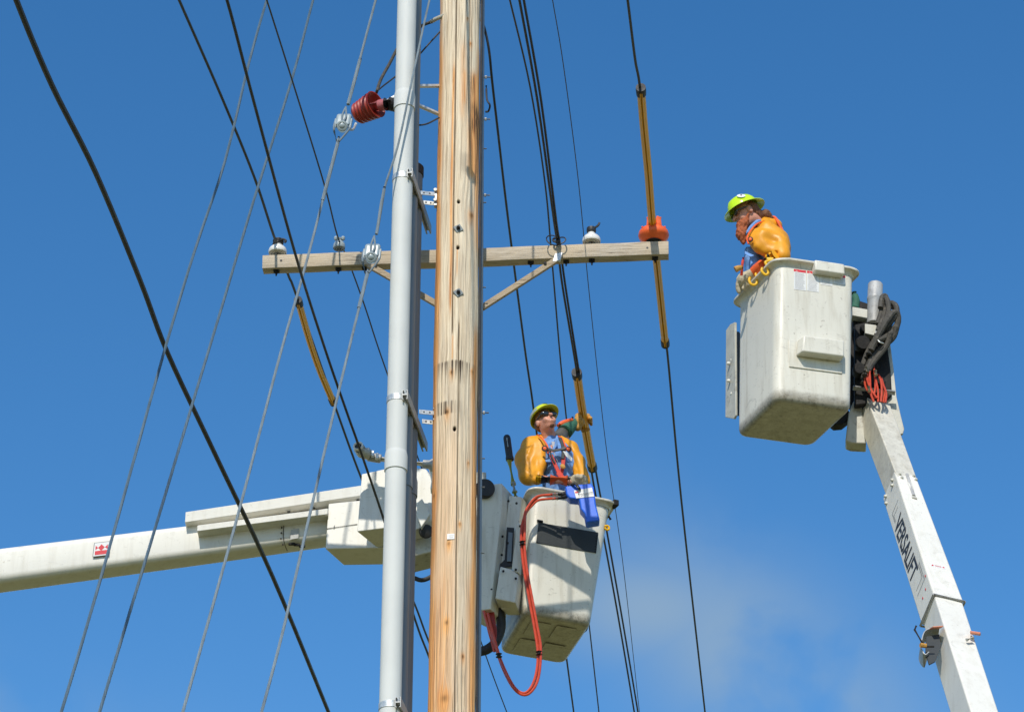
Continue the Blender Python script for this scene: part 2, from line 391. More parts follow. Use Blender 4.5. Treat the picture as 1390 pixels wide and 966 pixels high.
def creases(lines, amp, w):
    # sharp pressed creases along given segments
    def f(g):
        v = 0
        for a, b, s_ in lines:
            a = np.array(tuple(a)); b = np.array(tuple(b)); d = b - a; t = np.clip(((g - a) @ d) / (d @ d), 0, 1)
            v = v + s_ * amp * np.exp(-np.abs(np.linalg.norm(g - a - t[..., None] * d, axis=-1) - 0) / w)
        return v
    return f
def folds(freq, amp, seed=0, dirv=(1, 0, .3)):
    d = np.array(dirv, float)
    def f(g):
        u = g @ d
        return amp * (np.sin(u * freq + 2.1 * np.sin(g[..., 2] * freq * .37 + seed)) + .6 * np.sin(g[..., 2] * freq * .8 + 3 * np.sin(g[..., 0] * freq * .5 + seed * 2)))
    return f

# ============================================================ SETTING
def ground():
    n = 60; S = 6000; mb = MB(); vs = []; fs = []
    xs = [math.copysign(abs(t) ** 3, t) * S for t in np.linspace(-1, 1, n)]
    for y in xs:
        for x in xs: vs.append(V(x, y, 0.0))
    for i in range(n - 1):
        for j in range(n - 1): fs.append((i * n + j, i * n + j + 1, (i + 1) * n + j + 1, (i + 1) * n + j))
    mb.add(vs, fs)
    m, nt, b = new_mat('dry_grass_ground'); setc(b, (0.13, 0.13, 0.05), 0.95, 0, 0.1)
    a = noise(nt, 0.4, 6, 0.6); c = noise(nt, 9, 8, 0.7)
    out = mix(nt, mrange(nt, a, 0.35, 0.65), (0.14, 0.14, 0.045), (0.27, 0.22, 0.10)); out = mix(nt, mrange(nt, c, 0.4, 0.7), out, (0.15, 0.15, 0.05))
    nt.links.new(out, b.inputs['Base Color']); bump(nt, b, c, 0.6, 0.05)
    tag(mb.build('ground', m, None, smooth=False, weld=False), kind='structure', label='grassy ground far below the bucket trucks')
ground()

# ============================================================ UTILITY POLE
PX, PY_, PR = -0.413, 17.5, 0.163
pole = thing('utility_pole', 'pale weathered wooden utility pole with orange resin streaks', 'utility pole', (PX, PY_, 0))
def on_pole(px, py):          # photo pixel -> (angle, z) on the front of the pole
    d = ray(px, py); a = d.x ** 2 + d.y ** 2; ox, oy = -PX, -PY_
    b = d.x * ox + d.y * oy; c = ox * ox + oy * oy - PR * PR; disc = b * b - a * c
    t = (-b - math.sqrt(max(disc, 0))) / a; p = CAM + d * t
    return math.atan2(p.x - PX, -(p.y - PY_)), p.z, p
def pole_shaft():
    z_lo, z_hi = on_pole(620, 990)[1], on_pole(625, -30)[1]
    zs = np.concatenate([np.linspace(0, z_lo - .1, 12), np.arange(z_lo, z_hi, 0.0105), np.linspace(z_hi + .1, z_hi + 2.6, 8)])
    ph = np.concatenate([np.linspace(-1.65, 1.65, 190), np.linspace(1.65, 2 * math.pi - 1.65, 18)[1:-1]])
    Z, PH = np.meshgrid(zs, ph, indexing='ij'); nz, npn = Z.shape
    def nz1(x, s):  # cheap smooth 1-D noise
        return sum(np.sin(x * f + s * k) / k for k, f in ((1, 1.0), (2, 2.3), (3, 4.1)))
    U = PH * PR
    warp = 0.006 * nz1(Z * 2.1, 1.3) + 0.003 * nz1(Z * 6.3 + PH * 2, .4)
    GU = U + warp; OR = np.zeros_like(Z); DK = np.zeros_like(Z); disp = np.zeros_like(Z)
    disp += 0.0016 * np.sin(GU * 190) * (0.6 + .4 * np.sin(Z * 3)) + 0.003 * np.sin(U * 37 + 1) + .002 * np.sin(Z * 1.7)
    def gau(x, s): return np.exp(-(x / s) ** 2)
    def zz(py): return on_pole(620, py)[1]
    def band(y0, y1, soft=0.15):
        a, b = zz(y1), zz(y0); return 1 / (1 + np.exp(-(Z - a) / soft * 4)) * 1 / (1 + np.exp((Z - b) / soft * 4))
    sx = PH  # angle; photo rel = sin(angle)
    rel = np.sin(PH) * np.where(np.abs(PH) < 1.57, 1, 9)
    wob = 0.05 * nz1(Z * 3.3, 2.0) * .5
    OR += 1.5 * gau(rel + 0.97 + wob, .15) * band(-50, 1000) * (.7 + .3 * np.sin(Z * 5))
    OR += 1.4 * gau(rel + 0.91 + wob, .13) * band(150, 560)
    OR += 1.1 * gau(rel + 0.27 + wob * .5, .055) * band(90, 420)
    OR += .9 * gau(rel - .93 + wob, .10) * band(60, 330)
    OR += 1.3 * gau(rel - .72 + wob * 2, .2) * band(95, 235, .1)
    OR += .5 * gau(rel - .30, .10) * band(95, 140, .05) + .45 * gau(rel - .2, .14) * band(60, 160, .1)
    OR += 1.0 * gau(rel - .86 + wob, .10) * band(440, 1000) + .9 * gau(rel - .90 + wob, .12) * band(640, 740)
    OR += .20 * band(590, 1100, .6) * (rel < .1) + .10 * band(610, 1100, .5) + .38 * gau(rel + .45, .3) * band(780, 1100, .4) + .3 * gau(rel - .75, .2) * band(780, 1100)
    OR += .9 * gau(rel + .9, .16) * band(820, 1100, .3)
    OR += .8 * gau(rel + .13, .035) * band(455, 487, .02)
    OR += .8 * gau(rel - .03, .025) * band(335, 372, .05)
    fz = np.clip(.5 + .5 * np.sin(GU * 700 + 3 * np.sin(Z * 13)) + .4 * np.sin(GU * 260 + Z * 7), 0, 1.4)
    DK += .45 * fz * gau(rel + .97, .07) * band(150, 600, .3)
    DK += fz * 1.7 * (1.1 * gau(rel - .80 + .04 * np.sin(Z * 30), .11) * band(136, 172, .12) + .7 * gau(rel - .70, .05) * band(98, 125, .08) + .8 * gau(rel - .9, .07) * band(140, 240, .1))
    streak = np.clip(.5 + .45 * np.sin(U * 170 + 1.5 * np.sin(U * 61)) + .4 * np.sin(U * 410 + 2 * np.sin(U * 97)), 0, 1.3) ** 1.8
    DK += 1.2 * (.12 + .95 * streak) * band(489, 520, .008) * gau(rel + .1, .8) * np.clip((Z - zz(516) + .05 * streak - .02) / (zz(488) - zz(516)), 0, 1) ** 1.2
    DK += 1.0 * (.1 + .9 * streak) * band(543, 560, .008) * gau(rel + .45, .42)
    DK += .25 * gau(rel - .35, .3) * band(206, 232, .04)
    # long drying checks
    def crack(relc, y0, y1, w=.0045, d=.02):
        nonlocal disp, DK
        c = np.arcsin(np.clip(relc + .012 * nz1(Z * 1.9, 5) * .5, -.99, .99)) * PR
        m = gau(U - c, w) * band(y0, y1, .06); disp -= d * m; DK += .8 * m
    crack(-.165, -60, 452); crack(.15, 438, 1100, .004, .016); crack(.50, -60, 150, .003, .006); crack(.62, 20, 120, .003, .008)
    crack(-.55, 600, 720, .002, .003); crack(.45, 840, 1000, .003, .006)
    rr_ = np.random.default_rng(3)
    for _ in range(46):
        zc = rr_.uniform(z_lo, z_hi); uc = rr_.uniform(-1.35, 1.35) * PR; ln = rr_.uniform(.08, .45); wd = rr_.uniform(.0012, .0026)
        m_ = gau(U - uc - .004 * np.sin(Z * 9 + uc * 90), wd) * np.clip(1 - ((Z - zc) / ln) ** 2, 0, 1) ** .5; DK += .75 * m_; disp -= .004 * m_
    disp += .0022 * np.sin(Z * 3.1 + PH * 2) + .0012 * np.sin(Z * 11 + PH * 5)
    for px, py, r in ((606, 844, .013), (603.6, 947, .022), (628.5, 890, .011), (609, 737, .011), (624, 711, .008), (636, 628, .008), (589.5, 672, .014), (645, 675, .012),
                      (613, 505, .010), (641, 504, .009), (607, 559, .013), (639.5, 59, .008), (634.7, 25, .006), (640, 292, .016)):
        a0, z0, _ = on_pole(px, py); u0 = a0 * PR; du = U - u0; dz = Z - z0
        GU += -np.sign(du) * 1.4 * r * np.exp(-(dz / (r * 6)) ** 2) * np.exp(-np.abs(du) / (r * 2.5))
        k = np.exp(-((du / r) ** 2 + (dz / (r * 1.2)) ** 2)); kk = np.exp(-((du / (r * 1.8)) ** 2 + (np.minimum(dz, 0) / (r * 6)) ** 2 + (np.maximum(dz, 0) / (r * 3)) ** 2))
        OR += .8 * kk + .5 * k; DK += .55 * k; disp += .003 * k
    for px, py in ((617, 582), (622.5, 274), (621.6, 336.5)):
        a0, z0, _ = on_pole(px, py); k = np.exp(-(((U - a0 * PR) / .0105) ** 2 + ((Z - z0) / .0125) ** 2) ** 2); disp -= .05 * k; DK += 2.5 * k
    RR = (PR + .0006 * (12.0 - Z)) + disp
    mb = MB(); X = PX + RR * np.sin(PH); Y = PY_ - RR * np.cos(PH)
    mb.v = [Vector(t) for t in np.stack([X, Y, Z], -1).reshape(-1, 3).tolist()]
    ii = np.arange(nz - 1)[:, None] * npn; jj = np.arange(npn)[None, :]; j2 = (jj + 1) % npn
    mb.f = [tuple(t) for t in np.stack([ii + jj, ii + j2, ii + npn + j2, ii + npn + jj], -1).reshape(-1, 4).tolist()]
    mb.f.append(tuple(range((nz - 1) * npn, nz * npn)))
    mb.att = {'gu': GU.ravel(), 'stain': np.clip(OR, 0, 2).ravel(), 'dark': np.clip(DK, 0, 3).ravel()}
    m, nt, b = new_mat('weathered_pine_pole'); setc(b, (.5, .4, .3), .8, 0, .25)
    cx = nt.nodes.new('ShaderNodeCombineXYZ'); tcn = nt.nodes.new('ShaderNodeTexCoord'); sx_ = nt.nodes.new('ShaderNodeSeparateXYZ'); nt.links.new(tcn.outputs['Object'], sx_.inputs[0])
    nt.links.new(attr(nt, 'gu'), cx.inputs[0]); nt.links.new(sx_.outputs['Z'], cx.inputs[1])
    def gn(su, sz, det=6, rough=.6, dist=0.0):
        mp = nt.nodes.new('ShaderNodeMapping'); mp.inputs['Scale'].default_value = (su, sz, 1); nt.links.new(cx.outputs[0], mp.inputs[0])
        n = nt.nodes.new('ShaderNodeTexNoise'); n.inputs['Scale'].default_value = 1; n.inputs['Detail'].default_value = det; n.inputs['Roughness'].default_value = rough; n.inputs['Distortion'].default_value = dist
        nt.links.new(mp.outputs[0], n.inputs['Vector']); return n.outputs[0]
    broad = gn(26, .9, 4); fine = gn(150, 1.6, 6, .65); vfine = gn(420, 4.0, 4); blot = gn(9, 1.4, 5, .6)
    base = mix(nt, mrange(nt, broad, .3, .7), (0.72, 0.58, 0.40), (0.90, 0.80, 0.61))
    base = mix(nt, mrange(nt, blot, .48, .72, 0, .6), base, (0.50, 0.44, 0.355))
    base = mix(nt, mrange(nt, fine, .38, .54, .60, 0), base, (0.33, 0.235, 0.145))
    base = mix(nt, mrange(nt, vfine, .38, .50, .35, 0), base, (0.26, 0.19, 0.12))
    st = attr(nt, 'stain')
    stn = math2(nt, 'MULTIPLY', st, mrange(nt, fine, .32, .62, .35, 1.25))
    stm = nt.nodes.new('ShaderNodeMapRange'); stm.inputs['From Max'].default_value = .9; nt.links.new(stn, stm.inputs['Value'])
    rc = mix(nt, mrange(nt, gn(60, 1.2), .35, .6), (0.50, 0.17, 0.035), (0.86, 0.44, 0.15))
    base = mix(nt, mrange(nt, stm.outputs[0], 0, 1, 0, .92), base, rc)
    dkn = nt.nodes.new('ShaderNodeMapRange'); dkn.inputs['From Max'].default_value = 1.0; nt.links.new(attr(nt, 'dark'), dkn.inputs['Value'])
    base = mix(nt, dkn.outputs[0], base, (0.045, 0.03, 0.02))
    nt.links.new(base, b.inputs['Base Color']); bump(nt, b, fine, .5, .006)
    mb.build('pole_shaft', m, pole, ang=80)
pole_shaft()
# washers and bolts on the face, tag
for px, py, rot in ((622, 311, 30), (622, 398, 38)):
    a0, z0, p = on_pole(px, py); nrm = V(math.sin(a0), -math.cos(a0), 0); X = V(math.cos(a0), math.sin(a0), 0); Z = V(0, 0, 1)
    c, s = math.cos(R(rot)), math.sin(R(rot)); X2 = X * c + Z * s; Z2 = Z * c - X * s
    mb = MB(); mb.box(p + nrm * .006, (.058, .012, .058), (X2, nrm, Z2)); wsh = mb.build('washer', M['washer'], pole, bevel=.002)
    mb = MB(); mb.lathe([(.015, 0), (.015, .014), (.009, .014), (.009, .026), (.006, .028)], p + nrm * .012, nrm, 6); mb.build('bolt', M['dark_steel'], wsh)
a0, z0, p = on_pole(612, 728); nrm = V(math.sin(a0), -math.cos(a0), 0); X = V(math.cos(a0), math.sin(a0), 0)
MB().box(p + nrm * .003, (.052, .003, .042), (X, nrm, V(0, 0, 1))).build('pole_tag', M['decal_white'], pole)
mb = MB()
for k in range(2): mb.box(p + nrm * .0052 + V(0, 0, .006 - .014 * k) + X * .002, (.036 - .01 * k, .0008, .002), (X, nrm, V(0, 0, 1)))
mb.build('tag_print', M['decal_text'], pole)
# cable guard strip down the right flank
gx = PX + PR + .004
mb = MB(); sec = []
for k in range(13):
    a = R(-90 + 180 * k / 12); sec.append((gx + .034 * math.cos(a) - .004, PY_ + .045 + .05 * math.sin(a)))
vs = []; hts = np.linspace(4, 18.0, 8)
for z in hts: vs += [V(x + .0006 * (12 - z), y, z) for x, y in sec]
n = len(sec)
mb.add(vs, [(i * n + j, i * n + (j + 1) % n, (i + 1) * n + (j + 1) % n, (i + 1) * n + j) for i in range(len(hts) - 1) for j in range(n)])
mb.build('cable_guard', M['pvc_dark_shade'], pole)
mb = MB(); mb.tube([V(gx + .006, PY_ - .028, z) for z in np.linspace(4, 18, 12)], .009, 8); mb.build('ground_wire', M['black_cable'], pole)
for py in (105, 162, 202, 265, 275, 390, 560, 622, 661, 750):
    p = P(659, py, PY_ + .03); p.x = gx + .03; L_ = .035 if py in (105, 162, 265, 560) else .008
    mb = MB(); mb.tube([p - V(.03, 0, 0), p + V(L_ + .012, 0, 0)], .0055, 8)
    if L_ > .02: mb.lathe([(.013, 0), (.013, .014)], p + V(.004, 0, 0), V(1, 0, 0), 6)
    mb.build('bolt', M['galv_dull'], pole)
mb = MB(); mb.tube([P(660, 117, 17.5), P(661, 135, 17.45), P(665, 143, 17.45), P(663, 151, 17.5), P(659, 152, 17.5)], .008, 8, sm=5); mb.build('wire_clip', M['black_cable'], pole)
# standoff mounts of the conduits: clevis straps on the left flank
for y0 in (263, 560):
    for k, (yy) in enumerate((y0 - 1.5, y0 + 11.5)):
        p1 = P(590, yy + 2, PY_ - .06 + .1 * k); p0 = P(569 if k == 0 else 573, yy, 17.40 + .12 * k)
        d = (p1 - p0).normalized(); mb = MB(); up = V(0, 0, 1); sd = d.cross(up).normalized()
        mb.box((p0 + p1) / 2, ((p1 - p0).length, .006, .034), (d, sd, up)); st = mb.build('clevis_strap', M['galv'], pole, bevel=.001)
        for t in (.3, .68):
            mb = MB(); mb.lathe([(.0065, 0), (.0065, .002)], p0.lerp(p1, t) + sd * (.003 if sd.y < 0 else -.0035) , sd if sd.y < 0 else -sd, 10); mb.build('bolt_hole', M['black'], st)
    q = P(591, y0 + 5, PY_ - .02); MB().box(q + V(.002, 0, -.01), (.022, .05, .15)).build('mounting_plate', M['galv'], pole, bevel=.003)
    for dz in (.045, -.045):
        mb = MB(); mb.lathe([(.014, 0), (.014, .016)], q + V(0, -.028, dz), V(0, -1, 0), 6); mb.build('bolt', M['galv_dull'], pole)

# ============================================================ CROSSARM
ARM_YL, ARM_YR = 17.80, 17.60
armTL, armTR = P(356.5, 349, ARM_YL), P(907, 324.5, ARM_YR)
armTL.z = armTR.z = (armTL.z + armTR.z) / 2
armd = (armTR - armTL).normalized(); armn = V(armd.y, -armd.x, 0)      # toward the camera
arm = thing('crossarm', 'weathered grey wooden crossarm bolted behind the utility pole', 'crossarm', (armTL + armTR) / 2)
AH, AD = .118, .092
def arm_beam():
    mb = MB(); ns = 60; pts = []
    for i in range(ns + 1):
        t = i / ns; p = armTL.lerp(armTR, t) + V(0, .0015 * math.sin(t * 17), .0025 * math.sin(t * 9) + .0012 * math.sin(t * 41)); pts.append(p - armn * AD / 2 - V(0, 0, AH / 2))
    mb.sweep(pts, rrect(AD, AH, .006, 2)); return mb.build('beam', M['arm_wood'], arm, ang=40)
arm_beam()
AZT = armTL.z
def arm_pt(px, off=0.0, up=0.0):       # point on the arm's front face at photo column px
    d = ray(px, 345); n_ = armn; t = ((armTL - CAM).dot(n_)) / d.dot(n_); q = CAM + d * t
    return V(q.x, q.y, 0) + n_ * off + V(0, 0, AZT - AH / 2 + up)
for px, py in ((382, 357), (879, 335)):
    q = arm_pt(px, .001, .005); mb = MB(); mb.lathe([(.009, 0), (.009, .001)], q, armn, 10); mb.build('bolt_hole', M['black'], arm)
for px in (375, 459, 768, 803, 889, 495, 720):
    q = arm_pt(px, -AD / 2, -AH / 2); mb = MB(); mb.box(q - V(0, 0, .004), (.045, .045, .007)); mb.lathe([(.013, 0), (.013, -.014), (.007, -.014), (.007, -.034)], q - V(0, 0, .008), V(0, 0, 1), 6); mb.build('pin_nut', M['dark_steel'], arm)
# braces
def brace(a, b, wd=.045):
    d = (b - a).normalized(); x, y, _ = basis(d); mb = MB(); mb.sweep([a, a.lerp(b, .5), b], rrect(.032, wd, .003, 1), hint=(0, 0, 1)); return mb.build('brace', M['brace_wood'], arm, ang=40)
ba = arm_pt(501, .012, -AH / 2 - .012); brace(ba, P(600, 417, 17.64))
bb = arm_pt(756, .012, -AH / 2 - .022); brace(bb, P(654, 418, 17.64))
mb = MB(); mb.hexa(bb + V(-.035, -.02, -.03), bb + V(-.015, -.02, .045), V(.06, 0, .012), V(0, .03, 0)); mb.build('brace_bracket', M['galv'], arm, bevel=.004)
for c_, dx in ((bb, -.09), (ba, .06)):
    mb = MB(); mb.lathe([(.012, 0), (.012, .01)], c_ + V(dx, -.018, dx * (.5 if dx < 0 else -.5)), V(0, -1, 0), 6); mb.build('bolt', M['dark_steel'], arm)

# ============================================================ PIN INSULATORS
def pin_insulator(px, base_up, Rr, Hh, label, mat, top='wrap', pinlen=.07, grp='pin insulators on the crossarm'):
    q = arm_pt(px, -AD / 2 + .005, AH / 2); t = thing('pin_insulator', label, 'insulator', q, grp)
    mb = MB(); mb.tube([q - V(0, 0, .01), q + V(0, 0, pinlen + .04)], .012, 10); mb.lathe([(.024, 0), (.024, .008), (.016, .01)], q, V(0, 0, 1), 14); mb.build('pin', M['galv_dull'], t)
    b0 = q + V(0, 0, pinlen); H = Hh; Q = Rr
    prof = [(.014, .03), (Q * .42, .012), (Q * .45, 0), (Q * .52, 0), (Q * .55, .014), (Q * .70, .012), (Q * .73, 0.002), (Q * .80, .002), (Q * .83, .014), (Q * .95, .005), (Q, .012), (Q * 1.0, .025), (Q * .93, .045), (Q * .72, .062), (Q * .5, .068), (Q * .42, H * .72), (Q * .36, H * .76), (Q * .36, H * .84), (Q * .46, H * .88), (Q * .46, H * .97), (Q * .3, H), (0.0001, H)]
    mb = MB(); mb.lathe(prof, b0, V(0, 0, 1), 36); mb.build('shell', M[mat], t, ang=50)
    topc = b0 + V(0, 0, H * .8)
    if top == 'wrap':
        for k in range(3):
            mb = MB(); mb.torus(topc + V(random.uniform(-.006, .006), 0, -.012 + .016 * k), V(.12 * random.uniform(-1, 1), .1, 1), Q * .42 + .005, .0075, 18, 7); mb.build('tie_wire', M['black_cable'], t)
        mb = MB(); c0 = topc + V(Q * .30, -.02, .004)
        mb.tube([c0 + V(-.01, 0, .018), c0 + V(.022, -.006, .014), c0 + V(.040, -.006, .0), c0 + V(.030, -.004, -.014)], .010, 8, sm=4); mb.build('tie_wire', M['black_cable'], t)
    elif top == 'knobs':
        for s in (-1, 1):
            mb = MB(); mb.lathe([(.0001, -.018), (.012, -.015), (.017, 0), (.012, .014), (.0001, .018)], topc + V(s * Q * .58, 0, .02), V(0, 0, 1), 14); mb.build('ear', M[mat], t)
    elif top == 'loose':
        mb = MB(); mb.lathe([(Q * .44, 0), (Q * .52, .012), (Q * .5, .04), (Q * .3, .046)], topc, V(0, 0, 1), 16); mb.build('tie_wire', M['black_cable'], t)
        mb = MB(); c0 = topc + V(0, 0, .02); mb.tube([c0 + V(-.02, 0, .02), c0 + V(.02, -.02, .01), c0 + V(.05, -.03, .025), c0 + V(.062, -.03, .05)], .009, 8, sm=4); mb.build('tie_wire', M['black_cable'], t)
    return t, b0
pin_insulator(375.5, 0, .071, .125, 'white insulator with black tie wire at the far left end of the crossarm', 'porcelain', 'wrap', .03)
pin_insulator(459, 0, .047, .10, 'small pale insulator with two knobs on the left half of the crossarm', 'porcelain_grey', 'knobs', .055)
pin_insulator(803, 0, .071, .12, 'white insulator carrying no wire on the right half of the crossarm', 'porcelain', 'loose', .03)
# covered insulator
qc = arm_pt(888, -AD / 2 + .005, AH / 2)
t = thing('insulator_cover', 'orange rubber insulator cover at the right end of the crossarm', 'cover', qc)
mb = MB(); mb.lathe([(.04, .0), (.075, .004), (.088, .018), (.110, .036), (.118, .060), (.112, .086), (.092, .108), (.056, .120), (.0001, .122)], qc + V(0, 0, .02), V(0, 0, 1), 36); hood = mb.build('hood', M['orange'], t)
mb = MB(); mb.lathe([(.02, -.012), (.035, -.01), (.045, .0), (.06, -.002), (.064, .012), (.075, .008)], qc + V(0, 0, .018), V(0, 0, 1), 24); mb.build('inner_shell', M['black'], t)
mb = MB(); mb.tube([qc - V(0, 0, .005), qc + V(0, 0, .06)], .014, 10); mb.build('pin', M['galv_dull'], t)
for s in (-1, 1):      # two upright lips which clasp the line hose
    mb = MB(); c0 = qc + V(s * .036, -.075, .115)
    mb.sweep(smooth_path([c0 + V(s * .004, -.0, -.05), c0 + V(s * .002, -.02, .0), c0 + V(-s * .002, -.03, .045), c0 + V(s * .004, -.035, .065)], 5), rrect(.013, .04, .006, 3), hint=(s, 0, .2)); mb.build('lip', M['orange'], t)
for s in (-1, 1):
    mb = MB(); mb.lathe([(.0001, .012), (.007, .008), (.009, 0)], qc + V(s * .085, -.03, .135), V(s * .4, 0, 1), 10); mb.build('stud', M['orange'], t)

# ============================================================ CONDUITS
def conduit(x, y, r, z0, z1, couplings, label, mat, cap=False):
    t = thing('conduit', label, 'conduit', (x, y, 0), 'grey plastic conduits left of the pole')
    zs = sorted(couplings); segs = []; lo = z0
    prev = z0
    for zc in zs + [None]:
        top = zc if zc is not None else z1
        mb = MB(); mb.lathe([(r, prev), (r, top)], (x, y, 0), V(0, 0, 1), 40); mb.build('pipe', M[mat], t)
        if zc is not None:   # bell end: flare over the lower pipe
            mb = MB(); mb.lathe([(r + .0005, zc - .0), (r + .007, zc), (r + .007, zc + .115), (r + .0045, zc + .13), (r + .0006, zc + .15)], (x, y, 0), V(0, 0, 1), 40); mb.build('coupling', M[mat], t, ang=60)
            prev = zc
    if cap:
        mb = MB(); mb.lathe([(r + .008, z1 - .07), (r + .008, z1 + .005), (r + .003, z1 + .012), (.0001, z1 + .012)], (x, y, 0), V(0, 0, 1), 40); mb.build('end_cap', M['black'], t)
    return t
CA = (-.8155, 17.08, .0745); CB = (-.784, 17.285, .0745); CC = (-.757, 17.47, .0745)
def zA(py, Y): return P(540, py, Y - .07).z
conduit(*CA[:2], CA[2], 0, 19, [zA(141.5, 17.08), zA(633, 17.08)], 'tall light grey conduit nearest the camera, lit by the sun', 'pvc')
conduit(*CB[:2], CB[2], 0, 19, [zA(657, 17.285)], 'grey conduit with shade in its colour, sandwiched between its two neighbours', 'pvc_dark_shade')
conduit(*CC[:2], CC[2], 0, zA(222, 17.47), [zA(668, 17.47)], 'shorter grey conduit with shade in its colour, nearest the pole, its black cap just above the upper strut', 'pvc_dark_shade', True)
# unistrut channels with pipe straps
def strut(y0, label):
    a = P(547.5, y0 - 3, 16.985); b = P(577, y0 + 79, 17.80); b.z = a.z
    d = (b - a).normalized(); sd = V(d.y, -d.x, 0)
    t = thing('strut_channel', label, 'bracket', a, 'strut channels that hold the conduits')
    for s in (-1, 1):
        mb = MB(); mb.sweep([a + sd * s * 0 + V(0, 0, s * .021), b + V(0, 0, s * .021)], [(-.02, -.018), (.02, -.018), (.02, .018), (.01, .018), (.01, .015), (.0165, .015), (.0165, -.0145), (-.0165, -.0145), (-.0165, .015), (-.01, .015), (-.01, .018), (-.02, .018)][::s], hint=(0, 0, s))
        mb.build('channel', M['galv_dull'], t, ang=20)
    for i, (cx, cy, r) in enumerate((CA, CB, CC)):
        mb = MB(); zc = a.z - .035; sec = [(-.0015, -.016), (.0015, -.016), (.0015, .016), (-.0015, .016)]
        pts = [V(cx + (r + .002) * math.cos(k * math.pi / 16), cy + (r + .002) * math.sin(k * math.pi / 16), a.z) for k in range(-18, 19)]
        mb = MB(); mb.lathe([(r + .0005, -.022), (r + .0045, -.022), (r + .0045, .022), (r + .0005, .022)], V(cx, cy, a.z - .0), V(0, 0, 1), 32); mb.build('pipe_strap', M['galv'], t)
        mb = MB(); c0 = V(cx + r + .012, cy - .03, a.z); mb.box(c0, (.03, .012, .03)); mb.lathe([(.008, 0), (.008, .03)], c0, V(-.3, -1, 0), 6); mb.build('strap_bolt', M['galv'], t)
    return t
# the channel runs on the right flank of the pipes
def strut2(y0, label):
    off = .085
    a = V(CA[0] + off - .03, 16.985, 0); a.z = P(548, y0, 16.985).z; b = V(CC[0] + .118, 17.78, a.z)
    d = (b - a).normalized()
    t = thing('strut_channel', label, 'bracket', a, 'strut channels that hold the conduits')
    for s in (-1, 1):
        sec = [(-.02, 0), (.02, 0), (.02, .036), (.009, .036), (.009, .032), (.016, .032), (.016, .004), (-.016, .004), (-.016, .032), (-.009, .032), (-.009, .036), (-.02, .036)]
        mb = MB(); mb.sweep([a, b], [(x, y * s) for x, y in sec][::s], hint=(0, 0, 1)); mb.build('channel', M['galv_dull'], t, ang=20)
    for i, (cx, cy, r) in enumerate((CA, CB, CC)):
        mb = MB(); mb.lathe([(r + .0005, -.022), (r + .004, -.022), (r + .004, .022), (r + .0005, .022)], V(cx, cy, a.z - .0), V(0, 0, 1), 32); st = mb.build('pipe_strap', M['galv'], t)
        mb = MB(); c0 = V(cx + r - .012, cy - .062, a.z); mb.lathe([(.011, 0), (.011, .008), (.006, .008), (.006, .03)], c0, V(.2, -1, 0), 6); mb.build('strap_bolt', M['galv'], st)
    return t
strut2(234, 'upper steel strut channel strapping the conduits above the crossarm')
strut2(535, 'middle steel strut channel strapping the conduits below the crossarm')
strut2(952, 'lowest steel strut channel strapping the conduits at the bottom')

# cable termination (red ribbed) with its support arms
qa, qb = P(480, 155, 17.20), P(524, 143, 17.34)
ax = (qb - qa).normalized(); t = thing('cable_termination', 'red ribbed cable termination beside the top of the light grey conduit', 'cable termination', qb)
axx = (P(513, 140, 17.24) - P(487, 154, 17.36)).normalized()
c0 = P(485.5, 155, 17.36); prof = []
for k in range(5):
    h = .034 * k; rr = .084 + .005 * k
    prof += [(rr * .88, h), (rr, h + .008), (rr + .003, h + .016), (rr * .94, h + .028)]
prof = [(.0001, -.022), (.04, -.020), (.068, -.010)] + prof + [(.106, .178), (.110, .186), (.100, .186), (.080, .165), (.055, .14), (.0001, .13)]
mb = MB(); mb.lathe(prof, c0, axx, 40); mb.build('ribbed_shed', M['red_sil'], t, ang=45)
e0 = c0 + axx * .12; e1 = P(528, 141, 17.22); mb = MB(); mb.tube([e0, e0.lerp(e1, .5), e0.lerp(e1, .86)], [.044, .045, .046], 20); mb.build('stem', M['pink'], t)
e2 = P(541, 144, 17.26); mb = MB(); mb.tube([e0.lerp(e1, .84), e1, e2], [.052, .053, .052], 20); mb.build('collar', M['black'], t)
for (x0, y0, x1, y1, Y1) in ((560, 117, 600, 117, 17.5), (556, 138, 600, 157, 17.5), (520, 141, 562, 117, 17.3)):
    mb = MB(); mb.sweep([P(x0, y0, 17.36), P(x1, y1, Y1)], rrect(.03, .022, .003, 1)); mb.build('support_arm', M['galv'], t, ang=40)
mb = MB(); mb.tube([P(483, 168, 17.33), P(479, 176, 17.2), P(472, 174, 17.1), P(467, 166, 17.0)], .010, 8, sm=5); mb.build('eye_bolt', M['galv_dull'], t)
def jumper(pts, r, label, mat='black_cable', cat='cable', grp=None):
    mb = MB(); mb.tube(pts, r, 10, sm=8); o = mb.build('cable', M[mat]); tag(o, label, cat, grp); return o
t = thing('jumper_cable', 'thick grey jumper cable curving from the red termination behind the conduit to the pole top', 'cable', P(560, 40, 17.4))
mb = MB(); mb.tube([P(511, 126, 17.3), P(517, 108, 17.38), P(528, 88, 17.45), P(545, 58, 17.48), P(570, 37, 17.5), P(588, 29, 17.48)], .0125, 10, sm=8); mb.build('jacket', M['loom'], t)
mb = MB(); mb.tube([P(585, 30, 17.48), P(592, 26, 17.45), P(606, 20, 17.4)], .017, 10, sm=4); mb.build('sleeve', M['plate'], t)
jumper([P(507, 128, 17.28), P(520, 117, 17.36), P(538, 103, 17.45), P(562, 82, 17.5), P(582, 60, 17.5), P(602, 38, 17.48)], .0065, 'thin black jumper cable running from the red termination up to the pole')
jumper([P(560, 168, 17.3), P(568, 170, 17.3), P(580, 168, 17.3), P(596, 160, 17.4)], .007, 'short drooping black cable between the conduits and pole below the support arms')
